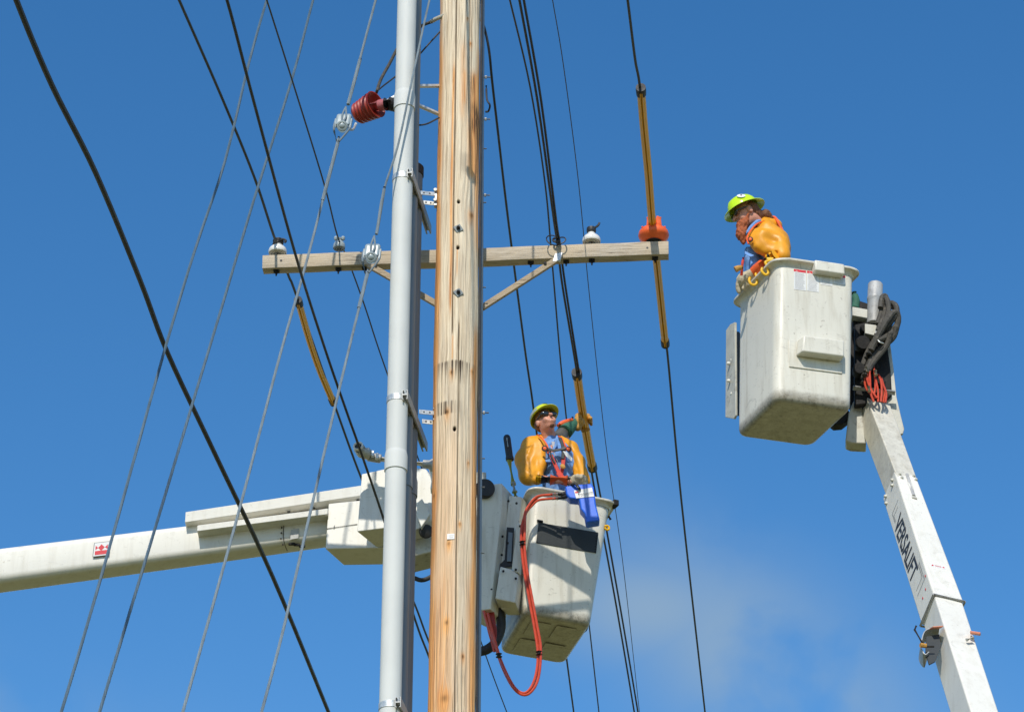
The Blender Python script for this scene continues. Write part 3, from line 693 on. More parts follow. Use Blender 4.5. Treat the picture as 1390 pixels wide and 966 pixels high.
jumper([P(652, 26, 17.6), P(658, 40, 17.62), P(664, 70, 17.7), P(668, 110, 17.9), P(676, 180, 18.5), PZ(690, 300, 14.4), PZ(712, 470, 14.5), PZ(724, 553, 14.5), PZ(745, 715, 14.4), PZ(770, 900, 14.3), PZ(782, 990, 14.3)], .0105,
       'dark cable leaving the top right of the pole and passing behind the lower lineman')

# ============================================================ WIRES
AZ = AZT + .125
def wire(pts, r, label, mat='wire', name='power_line', cat='wire', grp=None, z=None, n=8):
    q = [PZ(x, y, z if z else zz) for (x, y, *rest) in pts for zz in [(rest[0] if rest else z)]]
    q = smooth_path(q, 6); q = [q[0] + (q[0] - q[1]).normalized() * 14] + q + [q[-1] + (q[-1] - q[-2]).normalized() * 25]
    mb = MB(); mb.tube(q, r, n); o = mb.build(name, M[mat]); tag(o, label, cat, grp); return o
wire([(-10, -90), (22, 0), (70, 115), (130, 235), (190, 380), (228, 480), (290, 612), (370, 782), (446, 966), (480, 1050)], .0175, 'thick black cable crossing diagonally from top left down past the left boom', 'black_cable', 'cable', 'cable', z=10.75)
wire([(222, -50), (243, 0), (300, 130), (345, 240), (371, 318), (392, 375), (402, 400), (458, 560), (491, 650), (530, 742), (564, 822), (583, 872), (625, 966), (650, 1020)], .0105, 'dark wire tied to the leftmost insulator, threaded through the shorter yellow hose', z=AZ - .01)
wire([(288, -50), (308, 0), (345, 140), (400, 342), (440, 470), (471, 560), (487, 605), (521, 705), (564, 842), (582, 890), (612, 970), (630, 1020)], .0098, 'dark wire crossing in front of the crossarm between the two left insulators', 'black_cable', z=11.2)
wire([(345, -50), (362, 0), (400, 120), (440, 250), (458, 320), (472, 352), (495, 415), (525, 505), (600, 712), (658, 885), (688, 966), (705, 1010)], .0062, 'thin wire tied to the small knobbed insulator on the left half of the crossarm', z=AZ - .03)
wire([(680, -50), (692, 0), (720, 120), (740, 250), (749, 350), (760, 480), (768, 560), (785, 720), (800, 850), (813, 966), (818, 1010)], .0075, 'dark wire at right of the pole passing behind the crossarm and lower lineman', z=14.2)
wire([(742, -50), (750, 0), (765, 90), (785, 245), (800, 400), (822, 600), (845, 760), (868, 966), (873, 1010)], .0035, 'hair thin wire passing behind the insulator that carries no wire', z=13.2)
wire([(845, -50), (852, 0), (862, 80), (870, 130), (884, 290), (889, 330), (898, 430), (906, 480), (925, 680), (957, 966), (962, 1010)], .0095, 'dark wire running through the long amber hose at the right end of the crossarm', z=AZ + .02)
za = AZT + .03
wire([(696, -50), (705, 0), (730, 140), (752, 300), (757, 330), (763, 385), (783, 505), (803, 640), (814, 700), (838, 830), (861, 966), (868, 1010)], .009, 'left wire of the twisted pair that the lower lineman holds by its yellow hose', 'black_cable', z=za)
wire([(703, -50), (711, 0), (735, 140), (755, 300), (760, 330), (767, 385), (786, 505), (809, 640), (820, 700), (843, 830), (866, 966), (873, 1010)], .009, 'right wire of the twisted pair that the lower lineman holds by its yellow hose', 'black_cable', z=za + .01)
# tie coils where the pair crosses the arm
q = arm_pt(755, .02, AH / 2 + .02)
mb = MB(); mb.torus(q + V(-.02, -.03, -.01), V(.3, -1, .3), .055, .005, 24, 6); mb.torus(q + V(.035, -.03, -.012), V(-.3, -1, .4), .04, .005, 24, 6); mb.torus(q + V(0, -.02, 0), V(0, -1, .3), .022, .009, 16, 6)
tag(mb.build('tie_coil', M['black_cable']), 'coiled black tie wire where the paired wires cross the crossarm', 'wire coil')
# line hoses
def line_hose(pts, z, r, label, collar=True, open_top=True):
    path = [PZ(x, y, z) for x, y in pts]; o0 = path[0]
    t = thing('line_hose', label, 'line hose', path[0], 'rubber line hoses over the wires')
    sec = []
    for k in range(25):
        a = R(-90 + 12 + 336 * k / 24); sec.append((r * math.cos(a), r * math.sin(a)))
    for k in range(25):
        a = R(-90 + 348 - 336 * k / 24); sec.append((r * .72 * math.cos(a), r * .72 * math.sin(a)))
    sec2 = [(-.018 + r * .0, -r * 1.28), (-.004, -r * 1.28), (-.006, -r * .9), (-.020, -r * .86)]
    sp2 = smooth_path(path, 6)
    mb = MB(); mb.sweep(sp2, sec, cap=True); mb.build('tube', M['hose_yellow'], t, ang=50)
    for s in (-1, 1):
        mb = MB(); mb.sweep(sp2, [(s * .0022, -r * .8), (s * .0022, -r * 1.22), (s * .009, -r * 1.20), (s * .014, -r * .85)], cap=True); mb.build('lip', M['hose_yellow'], t)
    for p, d in ((sp2[0], (sp2[1] - sp2[0]).normalized()), (sp2[-1], (sp2[-2] - sp2[-1]).normalized())):
        mb = MB(); mb.lathe([(r * .8, -.03), (r * 1.18, -.03), (r * 1.22, .0), (r * 1.18, .055), (r * 1.0, .06), (r * .9, .0), (r * .8, -.03)], p, d, 20); mb.build('end_collar', M['black'], t)
    return t
line_hose([(870, 122), (874, 172), (880, 235), (884, 288), (887, 318), (891, 352), (896, 400), (903, 466)], AZ + .015, .030, 'long amber line hose running through the orange cover at the right end')
line_hose([(405, 409), (419, 458), (434, 502), (452, 545)], AZ - .01, .028, 'short yellow line hose on the left wire below the crossarm')
line_hose([(783, 507), (789, 548), (797, 596), (804, 634)], za + .005, .036, 'yellow line hose gripped by the lower lineman in his raised glove')

# guy strands: three twisted wires each
def strand(mb, pts, r=.010, pitch=.11, nst=5):
    pts = [Vector(p) for p in pts]; cum = [0.0]
    for a, b in zip(pts, pts[1:]): cum.append(cum[-1] + (b - a).length)
    L_ = cum[-1]; n = int(L_ / pitch * 7) + 2; x, y, d = basis(pts[-1] - pts[0]); k = 0; cen = []
    for i in range(n + 1):
        t = L_ * i / n
        while k < len(pts) - 2 and t > cum[k + 1]: k += 1
        cen.append(pts[k].lerp(pts[k + 1], (t - cum[k]) / max(1e-9, cum[k + 1] - cum[k])))
    for s in range(nst):
        q = [c + (x * math.cos(2 * math.pi * (i * L_ / n / pitch + s / nst)) + y * math.sin(2 * math.pi * (i * L_ / n / pitch + s / nst))) * r * .55 for i, c in enumerate(cen)]
        mb.tube(q, r * .44, 5)
def guy(pts, label, r=.0105, grips=(), mat='strand', down=False):
    t = thing('guy_wire', label, 'guy wire', pts[0], 'steel guy wires')
    pts = smooth_path(pts, 4)
    if down:
        d = (pts[-1] - pts[-2]).normalized(); pts = list(pts) + [pts[-1] + d * ((pts[-1].z - .02) / -d.z)]
    mb = MB(); strand(mb, pts, r); mb.build('strand', M[mat], t)
    for a, b in grips:
        mb = MB(); strand(mb, [a, b], r * 1.4, .12, 6); mb.build('guy_grip', M['strand'], t)
    return t
def strain_insulator(c, upv, label):
    t = thing('strain_insulator', label, 'insulator', c, 'guy strain insulators')
    X = V(1, 0, 0); u = upv.normalized(); fwd = X.cross(u).normalized()
    if fwd.y > 0: fwd = -fwd
    ax = (fwd * .75 - V(0, 0, .5)).normalized()
    mb = MB(); mb.lathe([(.0001, -.07), (.032, -.068), (.040, -.06), (.042, -.02), (.042, .045), (.038, .056), (.028, .058), (.024, .054), (.020, .058), (.010, .062), (.0001, .063)], c - u * .048, ax, 24); body = mb.build('porcelain_body', M['porcelain_grey'], t, ang=50)
    mb = MB(); mb.box(c + u * .022 - ax * .002, (.112, .10, .118), (X, ax, u)); mb.build('saddle', M['porcelain_grey'], body, bevel=.018, seg=4)
    for s in (-1, 1):
        mb = MB(); mb.box(c + X * s * .056 - u * .012, (.022, .06, .10), (X, ax, u)); mb.build('wing', M['porcelain_grey'], body, bevel=.009, seg=3)
    mb = MB(); mb.tube([c - X * .055 - u * .10 + ax * .02, c - X * .062 - u * .05 + ax * .03, c - X * .058 + u * .02 + ax * .0, c - X * .03 + u * .05 - ax * .04], .008, 8, sm=5)
    mb.tube([c - X * .02 - u * .22, c - X * .055 - u * .10 + ax * .02], .008, 8)
    mb.tube([c - X * .02 - u * .22, c + X * .04 - u * .11 + ax * .02, c + X * .06 - u * .05 + ax * .02, c + X * .05 + u * .01], .008, 8, sm=5); mb.build('lower_loop', M['strand'], t)
    mb = MB(); mb.tube([c + u * .16, c - X * .012 + u * .06 + ax * .058, c - X * .0 - u * .005 + ax * .062, c + X * .018 + u * .05 + ax * .058, c + u * .16], .0075, 8, sm=5); mb.build('upper_loop', M['strand'], t)
    return t
g2a, g2b = P(376, -50, 16.4), P(70, 1010, 14.6)
guy([g2a, P(362, 0, 16.35), P(338, 85, 16.2), P(305, 220, 16.0), P(265, 338, 15.8), P(222, 480, 15.6), P(160, 702, 15.1), P(120, 842, 14.8), P(70, 1010, 14.6)], 'leftmost guy wire sloping down past the red emblem on the left boom', mat='strand_dark', down=True)
guy([P(439, -50, 16.6), P(425, 0, 16.55), P(395, 112, 16.4), P(345, 270, 16.1), P(300, 420, 15.9), P(262, 545, 15.6), P(205, 735, 15.1), P(135, 966, 14.7), P(122, 1010, 14.65)], 'second guy wire from the left, crossing the boom between emblem and upper bar', mat='strand_dark', down=True)
s4 = P(466, 166, 16.9); u4 = (P(472, 135, 16.95) - P(463, 190, 16.88))
guy([P(523, -50, 17.1), P(510, 0, 17.05), P(490, 75, 17.0), P(473, 140, 16.93)], 'guy wire coming down from top centre to the upper strain insulator', grips=[(P(489, 80, 17.0), P(472.5, 142, 16.93))])
guy([P(460, 186, 16.86), P(438, 272, 16.8), P(412, 370, 16.5), P(380, 482, 16.2), P(330, 672, 15.7), P(290, 817, 15.3), P(248, 966, 15.0), P(236, 1010, 14.9)], 'guy wire running down from the upper strain insulator towards bottom left', grips=[(P(459, 192, 16.86), P(438, 272, 16.8))], down=True)
strain_insulator(s4, u4, 'grey strain insulator beside the red ribbed termination')
s5 = P(505, 343, 16.86); u5 = (P(511, 310, 16.89) - P(503, 370, 16.83))
guy([P(597, -50, 17.5), P(583, 0, 17.33), P(560, 105, 16.97), P(540, 198, 16.92), P(520, 262, 16.90), P(511, 318, 16.88)], 'guy wire crossing the light grey conduit down to the lower strain insulator', .009, grips=[(P(522, 254, 16.9), P(511, 318, 16.88))])
guy([P(500, 366, 16.83), P(488, 415, 16.7), P(460, 530, 16.35), P(420, 700, 15.9), P(385, 852, 15.5), P(355, 966, 15.2), P(344, 1010, 15.1)], 'rightmost guy wire running down from the lower strain insulator over the boom', grips=[(P(499, 370, 16.82), P(487, 418, 16.69))], down=True)
strain_insulator(s5, u5, 'grey strain insulator in front of the crossarm beside the light grey conduit')
# the guy whose shadow falls down the upper pole
def shadow_pt(px, py, t_):
    return on_pole(px, py)[2] + sun_to * t_
h1, h2, h3 = shadow_pt(633, -60, 1.05), shadow_pt(639, 235, 1.62), shadow_pt(645, 520, 3.6)
guy([h1 + (h1 - h2) * .6, h1, h2], 'high guy wire above the picture whose shadow falls down the upper pole', .011)
guy([h2, h3, h3 + (h3 - h2) * 1.5], 'lower length of the high guy wire reaching out above the camera', .008)
mb = MB(); dq = (h1 - h2).normalized(); mb.lathe([(.012, -.05), (.03, -.03), (.034, .0), (.03, .03), (.012, .05)], h2, dq, 14); tag(mb.build('wire_clamp', M['galv_dull']), 'small clamp on the high guy wire above the picture', 'clamp')

# ============================================================ BUCKETS
def rquad(c4, r, n=5):
    out = []
    for i in range(4):
        c = c4[i]; p = (c4[i - 1] - c).normalized(); q = (c4[(i + 1) % 4] - c).normalized(); a = c + p * r; b = c + q * r
        for k in range(n + 1):
            t = k / n; out.append(a * (1 - t) ** 2 + c * 2 * t * (1 - t) + b * t * t)
    return out
def offset(c4, d):
    ce = sum(c4, V(0, 0, 0)) / 4; out = []
    for i in range(4):
        c = c4[i]; p = (c4[i - 1] - c).normalized(); q = (c4[(i + 1) % 4] - c).normalized(); out.append(c - (p + q) * d)
    return out
def bucket_mesh(bot, top, rc=.075):
    """bot/top: 4 corners NL, NR, FR, FL. returns body + rim meshes"""
    lv = []; zb = bot[0].z; H = top[0].z - zb
    def at(t): return [bot[i].lerp(top[i], t) for i in range(4)]
    def ring(c4, r, n=6): return rquad(c4, r, n)
    rings = []; gr = []
    for ins, up in ((.14, .006), (.075, .003), (.045, 0), (.028, .004), (.013, .013), (.004, .028), (0, .05)):
        c = [p + V(0, 0, up) for p in offset(at(up / H), -ins)]; 
        for p in c: p.z = zb + up
        rings.append(ring(c, max(.02, rc - ins * .4))); gr.append(.42 if ins > .03 else .62)
    for k in range(1, 25):
        t = .05 / H + (1 - .05 / H) * k / 24; rings.append(ring(at(t), rc)); gr.append(max(0, .75 * math.exp(-(t * H) / .09)) + .10 * (t > .93))
    # interior
    for k, t in enumerate((1.0, .8, .4, .08)):
        rings.append(ring(offset(at(t), -.02), rc - .015)); gr.append(.3)
    mb = MB(); m = len(rings[0]); vs = []; g = []
    for r_, gg in zip(rings, gr): vs += r_; g += [gg] * m
    fs = [(i * m + j, i * m + (j + 1) % m, (i + 1) * m + (j + 1) % m, (i + 1) * m + j) for i in range(len(rings) - 1) for j in range(m)]
    # bottom fan & floor fan
    vs.append(sum(rings[0], V(0, 0, 0)) / m + V(0, 0, .004)); g.append(.42); cb = len(vs) - 1; fs += [(cb, (j + 1) % m, j) for j in range(m)]
    vs.append(sum(rings[-1], V(0, 0, 0)) / m); g.append(.5); cf = len(vs) - 1; o = (len(rings) - 1) * m; fs += [(cf, o + j, o + (j + 1) % m) for j in range(m)]
    mb.add(vs, fs); mb.att = {'grime': g}
    # rim
    rp = [(-.021, -.004), (-.020, .009), (.0, .013), (.028, .011), (.044, .004), (.047, -.006), (.043, -.013), (.030, -.013), (.016, -.020), (.006, -.030), (.001, -.045)]
    rm = MB(); rr = []
    for d, z in rp:
        c = offset(top, d); c = [p + V(0, 0, z) for p in c]; rr.append([p + V(0, 0, (.003 * math.sin(p.x * 31) + .003 * math.sin(p.y * 23 + 1)) * max(0, d) / .04) for p in ring(c, rc + d * .8)])
    vs = [p for r_ in rr for p in r_]; K = len(rp)
    fs = [(i * m + j, i * m + (j + 1) % m, ((i + 1) % K) * m + (j + 1) % m, ((i + 1) % K) * m + j) for i in range(K) for j in range(m)]
    rm.add(vs, fs); rm.att = {'grime': [.22 + .15 * math.sin(j * 1.3) for j in range(len(vs))]}
    return mb, rm
class Face:
    """a side face of a bucket: u right, v up, outwards n"""
    def __init__(s, bl, br, tl, tr):
        s.bl, s.br, s.tl, s.tr = bl, br, tl, tr
        s.x = (br - bl).normalized(); s.y = (tl - bl).normalized(); s.n = s.x.cross(s.y).normalized(); s.y = s.n.cross(s.x)
    def at(s, u, v, o=0.0): return s.bl.lerp(s.br, u).lerp(s.tl.lerp(s.tr, u), v) + s.n * o
    def hit(s, px, py, o=0.0):
        d = ray(px, py); u = v = .5
        for _ in range(12):
            q = s.at(u, v); eu = s.br.lerp(s.tr, v) - s.bl.lerp(s.tl, v); ev = s.tl.lerp(s.tr, u) - s.bl.lerp(s.br, u); n = eu.cross(ev).normalized()
            t = (q + n * o - CAM).dot(n) / d.dot(n); w_ = CAM + d * t - n * o - q
            u += w_.dot(eu) / eu.length_squared; v += w_.dot(ev) / ev.length_squared
        return s.at(u, v) + n * o

# ---------- right-hand lift
z_b1 = P(1053, 541, 17.2).z; z_t1 = P(1057, 353, 17.2).z
b1b = [PZ(1053, 541, z_b1), PZ(1158, 556, z_b1), None, PZ(999, 594, z_b1)]; b1b[2] = b1b[1] + b1b[3] - b1b[0]
b1t = [PZ(1056, 353, z_t1), PZ(1161, 368, z_t1), None, PZ(1001, 411, z_t1)]; b1t[2] = b1t[1] + b1t[3] - b1t[0]
lift1 = thing('aerial_lift', 'upper aerial lift with dirty white bucket on a steep telescopic boom', 'aerial lift', PZ(1340, 966, 7.0), 'bucket lifts')
bm1, rm1 = bucket_mesh(b1b, b1t); bk1 = bm1.build('bucket', M['white'], lift1, ang=50); rm1.build('rim', M['white'], bk1, ang=50)
F1 = Face(b1b[0], b1b[1], b1t[0], b1t[1]); L1 = Face(b1b[3], b1b[0], b1t[3], b1t[0])
def plate_on(Fc, pts, o, th, name, mat, par, bevel=0.0, seg=2):
    q = [Fc.hit(x, y, o) for x, y in pts]; mb = MB(); mb.prism(q, Fc.n * th); return mb.build(name, M[mat], par, bevel=bevel, seg=seg)
bp = plate_on(F1, [(1070.5, 461), (1143.5, 470), (1143, 507.5), (1071, 498)], .001, .007, 'step_plate', 'white', bk1, .004)
def step():
    a = [F1.hit(1080, 483.5, .008), F1.hit(1141, 491.5, .008), F1.hit(1141, 469.5, .008), F1.hit(1082, 461.5, .008)]
    n_ = F1.n; b = [p + n_ * .085 for p in a]
    b[0] += F1.x * .02 + F1.y * -.0; b[3] += F1.x * .02 - F1.y * .0; b[1] -= F1.x * .004; b[2] -= F1.x * .004
    mb = MB(); mb.add(a + b, [(0, 1, 2, 3), (4, 7, 6, 5), (0, 4, 5, 1), (1, 5, 6, 2), (2, 6, 7, 3), (3, 7, 4, 0)]); mb.build('step', M['white'], bk1, bevel=.012, seg=3)
step()
# rim latch block
a = F1.hit(1107, 366.5, .068); b = F1.hit(1147.5, 372.5, .068); n_ = F1.n
mb = MB(); mb.hexa(a, b, V(0, 0, .092), -n_ * .10); mb.build('rim_pad', M['white'], bk1, bevel=.012, seg=3)
# hazard sheet
def strips(Fc, x0, y0, x1, y1, sl, rows, mat, par, o, name, hh=.0024, jit=.25):
    mb = MB()
    for k in range(rows):
        t = (k + .5) / rows; l = x0 + random.uniform(0, 1) * jit; r = x1 - random.uniform(0, (x1 - x0) * .35) * jit * 2
        y = y0 + (y1 - y0) * t; q = Fc.hit(l, y + (l - x0) * sl, o); q2 = Fc.hit(r, y + (r - x0) * sl, o)
        mb.prism([q, q2, q2 + Fc.y * hh, q + Fc.y * hh], Fc.n * .0003)
    return mb.build(name, M[mat], par)
for (x0, x1, y0, y1, red) in ((1077.5, 1094, 365, 392.5, True), (1095.5, 1111.5, 367.3, 394.5, True), (1113.5, 1130, 370, 386, False), (1131.5, 1147.5, 372, 384.5, False)):
    sl = .14; dk = plate_on(F1, [(x0, y0), (x1, y0 + (x1 - x0) * sl), (x1, y1 + (x1 - x0) * sl), (x0, y1)], .0012, .001, 'decal', 'decal_white', bk1)
    plate_on(F1, [(x0, y0), (x1, y0 + (x1 - x0) * sl), (x1, y0 + 3.2 + (x1 - x0) * sl), (x0, y0 + 3.2)], .0024, .0006, 'decal_header', 'decal_red', dk)
    strips(F1, x0 + 1.5, y0 + 4.5, x1 - 1.5, y1 - .5, sl, int((y1 - y0 - 4) / 1.55), 'decal_text', dk, .0024, 'decal_lines')
    mb = MB(); text_mesh(mb, 'DANGER' if red else 'WARNING', F1.hit(x0 + 3, y0 + 2.75 + .4, .0033), F1.x, F1.y, .0095, (x1 - x0 - 5) / 182); mb.build('lettering', M['decal_white'], dk)
# bolted side panel behind the left wall
back = (b1b[3] - b1b[0]).normalized(); pl = [P(997.5, 437, 17.83), P(998.5, 563, 17.83), P(996, 568, 17.85), P(984.5, 566, 18.0), P(985.5, 448, 18.0), P(991, 440, 17.9)]
mb = MB(); mb.prism(pl, V(.016, .01, 0)); sp1 = mb.build('side_panel', M['plate'], lift1, bevel=.003)
for x, y in ((993.5, 488.5), (988.5, 493), (988.5, 516.5), (993.5, 534)):
    mb = MB(); mb.lathe([(.0001, .014), (.009, .01), (.013, 0), (.013, -.01)], P(x, y, 17.9), V(-.9, -.35, 0), 12); mb.build('bolt', M['white_clean'], sp1)
mb = MB(); mb.prism([P(997, 566, 17.86), P(985, 566, 18.0), P(990, 562, 18.1), P(1004, 556, 18.0)], V(0, 0, .02)); mb.prism([P(998, 450, 17.85), P(998, 560, 17.85), P(1003, 560, 17.95), P(1003, 450, 17.95)], V(.02, .05, 0)); mb.build('panel_bracket', M['dark_steel'], lift1)
# bucket mount and turntable
def px_box(mb, pts, Y, dep, dirv=(0, 1, 0)):
    mb.prism([P(x, y, Y) for x, y in pts], Vector(dirv).normalized() * dep); return mb
mb = px_box(MB(), [(1150, 402), (1198, 418), (1206, 430), (1209, 470), (1216, 538), (1160, 560), (1150, 540)], 17.97, .10, (.05, 1, 0)); mb.build('mount_housing', M['dark_steel'], lift1, bevel=.01)
mb = px_box(MB(), [(1157, 416), (1179, 420), (1179, 432), (1157, 428)], 17.78, .10); mb.build('mount_lug', M['plate'], lift1, bevel=.004)
mb = px_box(MB(), [(1158, 432), (1180, 436), (1176, 446), (1158, 446)], 17.85, .1); mb.build('mount_arm', M['dark_steel'], lift1, bevel=.004)
mb = px_box(MB(), [(1174, 439), (1191, 441), (1190, 452), (1186, 455), (1174, 452)], 17.7, .10); mb.build('mount_lug', M['plate'], lift1, bevel=.004)
ta, tb = P(1186.5, 438, 17.78), P(1188.5, 380, 17.80)
mb = MB(); mb.lathe([(.053, -.01), (.055, .0), (.056, .20), (.060, .21), (.060, .225), (.057, .232), (.057, .345), (.054, .352), (.05, .352), (.048, .30), (.0001, .30)], ta, tb - ta, 28); mb.build('standpipe', M['tube_grey'], lift1)
# side plate to the right of the tip, curved
mb = MB(); outl = [(1204, 432), (1209, 470), (1213, 500), (1217, 538), (1222, 560), (1227.5, 582), (1226, 588), (1220, 590), (1212, 575), (1200, 545), (1196, 500), (1196, 432)]
mb.prism([P(x, y, 17.80) for x, y in outl], V(.0, .03, 0)); mb.build('side_plate', M['plate'], lift1, bevel=.004)
mb = MB(); mb.prism([P(x, y, 17.77) for x, y in [(1199, 432), (1205, 470), (1209, 500), (1211, 536), (1200, 545), (1160, 550), (1160, 440)]], V(0, .06, 0)); mb.build('gearbox', M['dark_steel'], lift1, bevel=.01)
for c_, r_, l_ in (((1170, 470), .06, .09), ((1165, 505), .05, .1), ((1195, 520), .035, .05), ((1186, 500), .03, .06), ((1172, 448), .03, .05)):
    mb = MB(); mb.lathe([(r_ * .8, l_), (r_, l_ * .8), (r_, 0)], P(*c_, 17.76), V(0, -1, -.2), 16); mb.build('fitting', M['dark_steel'], lift1)
mb = MB(); mb.tube([P(1158, 526, 17.72), P(1215, 533, 17.72)], .02, 16); mb.build('pivot_pin', M['galv_dull'], lift1)
mb = px_box(MB(), [(1158, 545), (1152, 560), (1147.5, 598), (1155, 601), (1176, 602), (1172, 570), (1168, 535)], 17.84, .14, (.1, 1, 0)); mb.build('lower_cover', M['plate'], lift1, bevel=.01)
mb = px_box(MB(), [(1128, 572), (1150, 552), (1156, 566), (1144, 575), (1133, 576)], 17.9, .1); mb.build('leveling_link', M['dark_steel'], lift1, bevel=.006)
mb = MB(); mb.tube([P(1158, 398, 17.85), P(1162, 408, 17.85), P(1161, 418, 17.85)], .03, 12, sm=3); mb.build('green_knob', M['green_cloth'], lift1)
# hose bundle looping over the mount
loops = [
 [(1172, 520), (1176, 490), (1186, 465), (1198, 452), (1212, 447), (1219, 436), (1216, 420), (1206, 412)],
 [(1170, 500), (1178, 478), (1192, 455), (1206, 440), (1217, 425), (1215, 414), (1207, 412), (1200, 424)],
 [(1176, 486), (1188, 460), (1199, 440), (1206, 424), (1204, 406), (1199, 408), (1196, 424), (1191, 440)],
 [(1180, 480), (1192, 455), (1203, 436), (1213, 424), (1219, 430), (1216, 446), (1205, 456), (1190, 462)],
 [(1184, 470), (1194, 448), (1201, 430), (1208, 414), (1215, 418), (1213, 430), (1204, 446)],
 [(1190, 454), (1199, 430), (1203, 412), (1202, 402), (1197, 404), (1195, 418)],
 [(1174, 510), (1184, 486), (1199, 470), (1212, 458), (1217, 444)], [(1176, 506), (1188, 488), (1204, 468), (1208, 452)]]
for i, lp in enumerate(loops):
    mb = MB(); mb.tube([P(x, y, 17.68 - .02 * (i % 4) + .03 * math.sin(k + i)) for k, (x, y) in enumerate(lp)], .024 - .002 * (i % 3), 9, sm=5); mb.build('hose_loop', M['loom'], lift1)
mb = MB(); mb.tube([P(1189, 447, 17.62), P(1190, 458, 17.6), P(1194, 464, 17.58), P(1199, 466, 17.6)], .006, 7, sm=4); mb.build('cable_tie', M['galv'], lift1)
ors = [[(1181, 498), (1176, 506), (1174, 518), (1177, 529), (1188, 540)], [(1182, 500), (1179, 515), (1184, 532), (1192, 541)], [(1180, 500), (1181, 515), (1182, 533), (1186, 545)], [(1186, 498), (1188, 512), (1188, 528), (1184, 543)],
       [(1188, 512), (1190, 521), (1192, 532), (1192, 545)], [(1193, 510), (1196, 518), (1197, 530), (1196, 545)], [(1192, 508), (1198, 520), (1201, 532), (1199, 546)], [(1196, 512), (1199, 522), (1203, 534), (1202, 546)], [(1178, 502), (1177, 514), (1182, 528), (1190, 540)]]
for i, lp in enumerate(ors):
    mb = MB(); mb.tube([P(x, y, 17.66 - .012 * (i % 3)) for x, y in lp], .0085, 8, sm=5); mb.build('hydraulic_hose', M['orange_hose'], lift1)
for x, y in ((1176, 499), (1188, 503), (1179, 525)): 
    mb = MB(); mb.tube([P(x, y, 17.63), P(x + 1, y + 6, 17.62)], .014, 8); mb.build('hose_fitting', M['leather'], lift1)
# boom: leans back towards the camera going down
def bY(py): return 17.78 - (py - 537) / 429 * 1.95
def bp_(x, y): return P(x, y, bY(y))
def boomseg(pl0, pl1, pr0, pr1, D, name, mat, bevel, parent=lift1, shift=0.0):
    A, B, C_, D_ = bp_(*pl0), bp_(*pl1), bp_(*pr0), bp_(*pr1)
    axis = (B - A).normalized(); w0 = C_ - A; w1 = D_ - B; w0 = w0 + V(0, .05, 0); w1 = w1 + V(0, .05, 0)
    bk = w0.normalized().cross(axis); bk.normalize()
    if bk.y < 0: bk = -bk
    off = bk * shift
    mb = MB(); mb.hexa(A + off, B + off, w0, bk * D, w1, bk * D); mb.att = {'grime': [.36 if mat == 'white' else .12] * 8}; o = mb.build(name, M[mat], parent, bevel=bevel, seg=3)
    return o, A, B, w0, w1, bk
seg1, A1, B1, w10, w11, bk1v = boomseg((1176.5, 539), (1219, 650), (1208, 540), (1248, 650), .21, 'inner_boom', 'white', .008)
seg2, A2, B2, w20, w21, bk2 = boomseg((1214, 638), (1268, 807), (1244, 638.5), (1310, 812), .252, 'middle_boom', 'white_clean', .013)
seg3, A3, B3, w30, w31, bk3 = boomseg((1267, 800), (1319.5, 966), (1307, 806), (1360, 966), .245, 'outer_boom', 'white_clean', .011, shift=.008)
seg3x = MB(); e = (B3 - A3).normalized(); seg3x.hexa(B3 + bk3 * .008, B3 + e * 4.0 + bk3 * .008, w31, bk3 * .245); seg3x.build('lower_boom', M['white_clean'], lift1, bevel=.011, seg=3)
# collar at the sleeve end
ax2 = (B2 - A2).normalized(); wn = w21.normalized()
mb = MB(); c = [B2 - bk2 * .004 - wn * .005, B2 + w21 - bk2 * .004 + wn * .005, B2 + w21 + bk2 * .259 + wn * .005, B2 + bk2 * .259 - wn * .005]
for i in range(4): mb.tube([c[i], c[(i + 1) % 4]], .008, 8)
mb.build('sleeve_lip', M['galv_dull'], seg2)
# slot + bolts + lettering on the sleeve
def onF(u, v, o=.002): return A2.lerp(B2, v) + w20.lerp(w21, v) * u - bk2 * o
def onS(u, v, o=.002):     # left flank: u 0 at the front edge, 1 at the back
    n_ = -wn; return A2.lerp(B2, v) + bk2 * .252 * u + n_ * o
mb = MB(); mb.tube([onF(.55, .02, 0), onF(.52, .2, 0)], .014, 8); mb.build('slide_rail', M['tube_grey'], seg2)
MB().box(onF(.5, .22, .004), (.035, .01, .02), (wn, bk2, ax2)).build('rail_clip', M['plate'], seg2)
for u, v in ((.2, .03), (.24, .06), (.86, .025), (.9, .055)):
    mb = MB(); mb.lathe([(.0001, .016), (.009, .013), (.013, 0)], onF(u, v, 0), -bk2, 10); mb.build('bolt', M['plate'], seg2)
for u, v in ((.22, .03), (.3, .055), (.78, .03), (.86, .07)):
    mb = MB(); mb.lathe([(.0001, .02), (.01, .016), (.014, 0)], onS(u, v, 0), -wn, 10); mb.build('bolt', M['plate'], seg2)
Ls = (B2 - A2).length
mb = MB(); text_mesh(mb, 'VERSALIFT', onS(.88, .27, .0022), ax2, -bk2, .145, Ls * .45, bold=.018); mb.build('lettering', M['decal_black'], seg2)
mb = MB()
def line_on(u0, v0, u1, v1, wdt=.004):
    a = onS(u0, v0, .002); b = onS(u1, v1, .002); d = (b - a).normalized(); s = d.cross(wn).normalized() * wdt / 2; mb.add([a - s, b - s, b + s, a + s], [(0, 1, 2, 3)])
for u0, v0, u1, v1 in ((.25, .185, .75, .185), (.36, .215, .72, .215), (.75, .185, .75, .26), (.70, .215, .70, .26), (.27, .80, .75, .80), (.2, .835, .76, .835), (.2, .70, .2, .835), (.27, .70, .27, .80)): line_on(u0, v0, u1, v1)
mb.build('decal_border', M['decal_black'], seg2)
mb = MB()
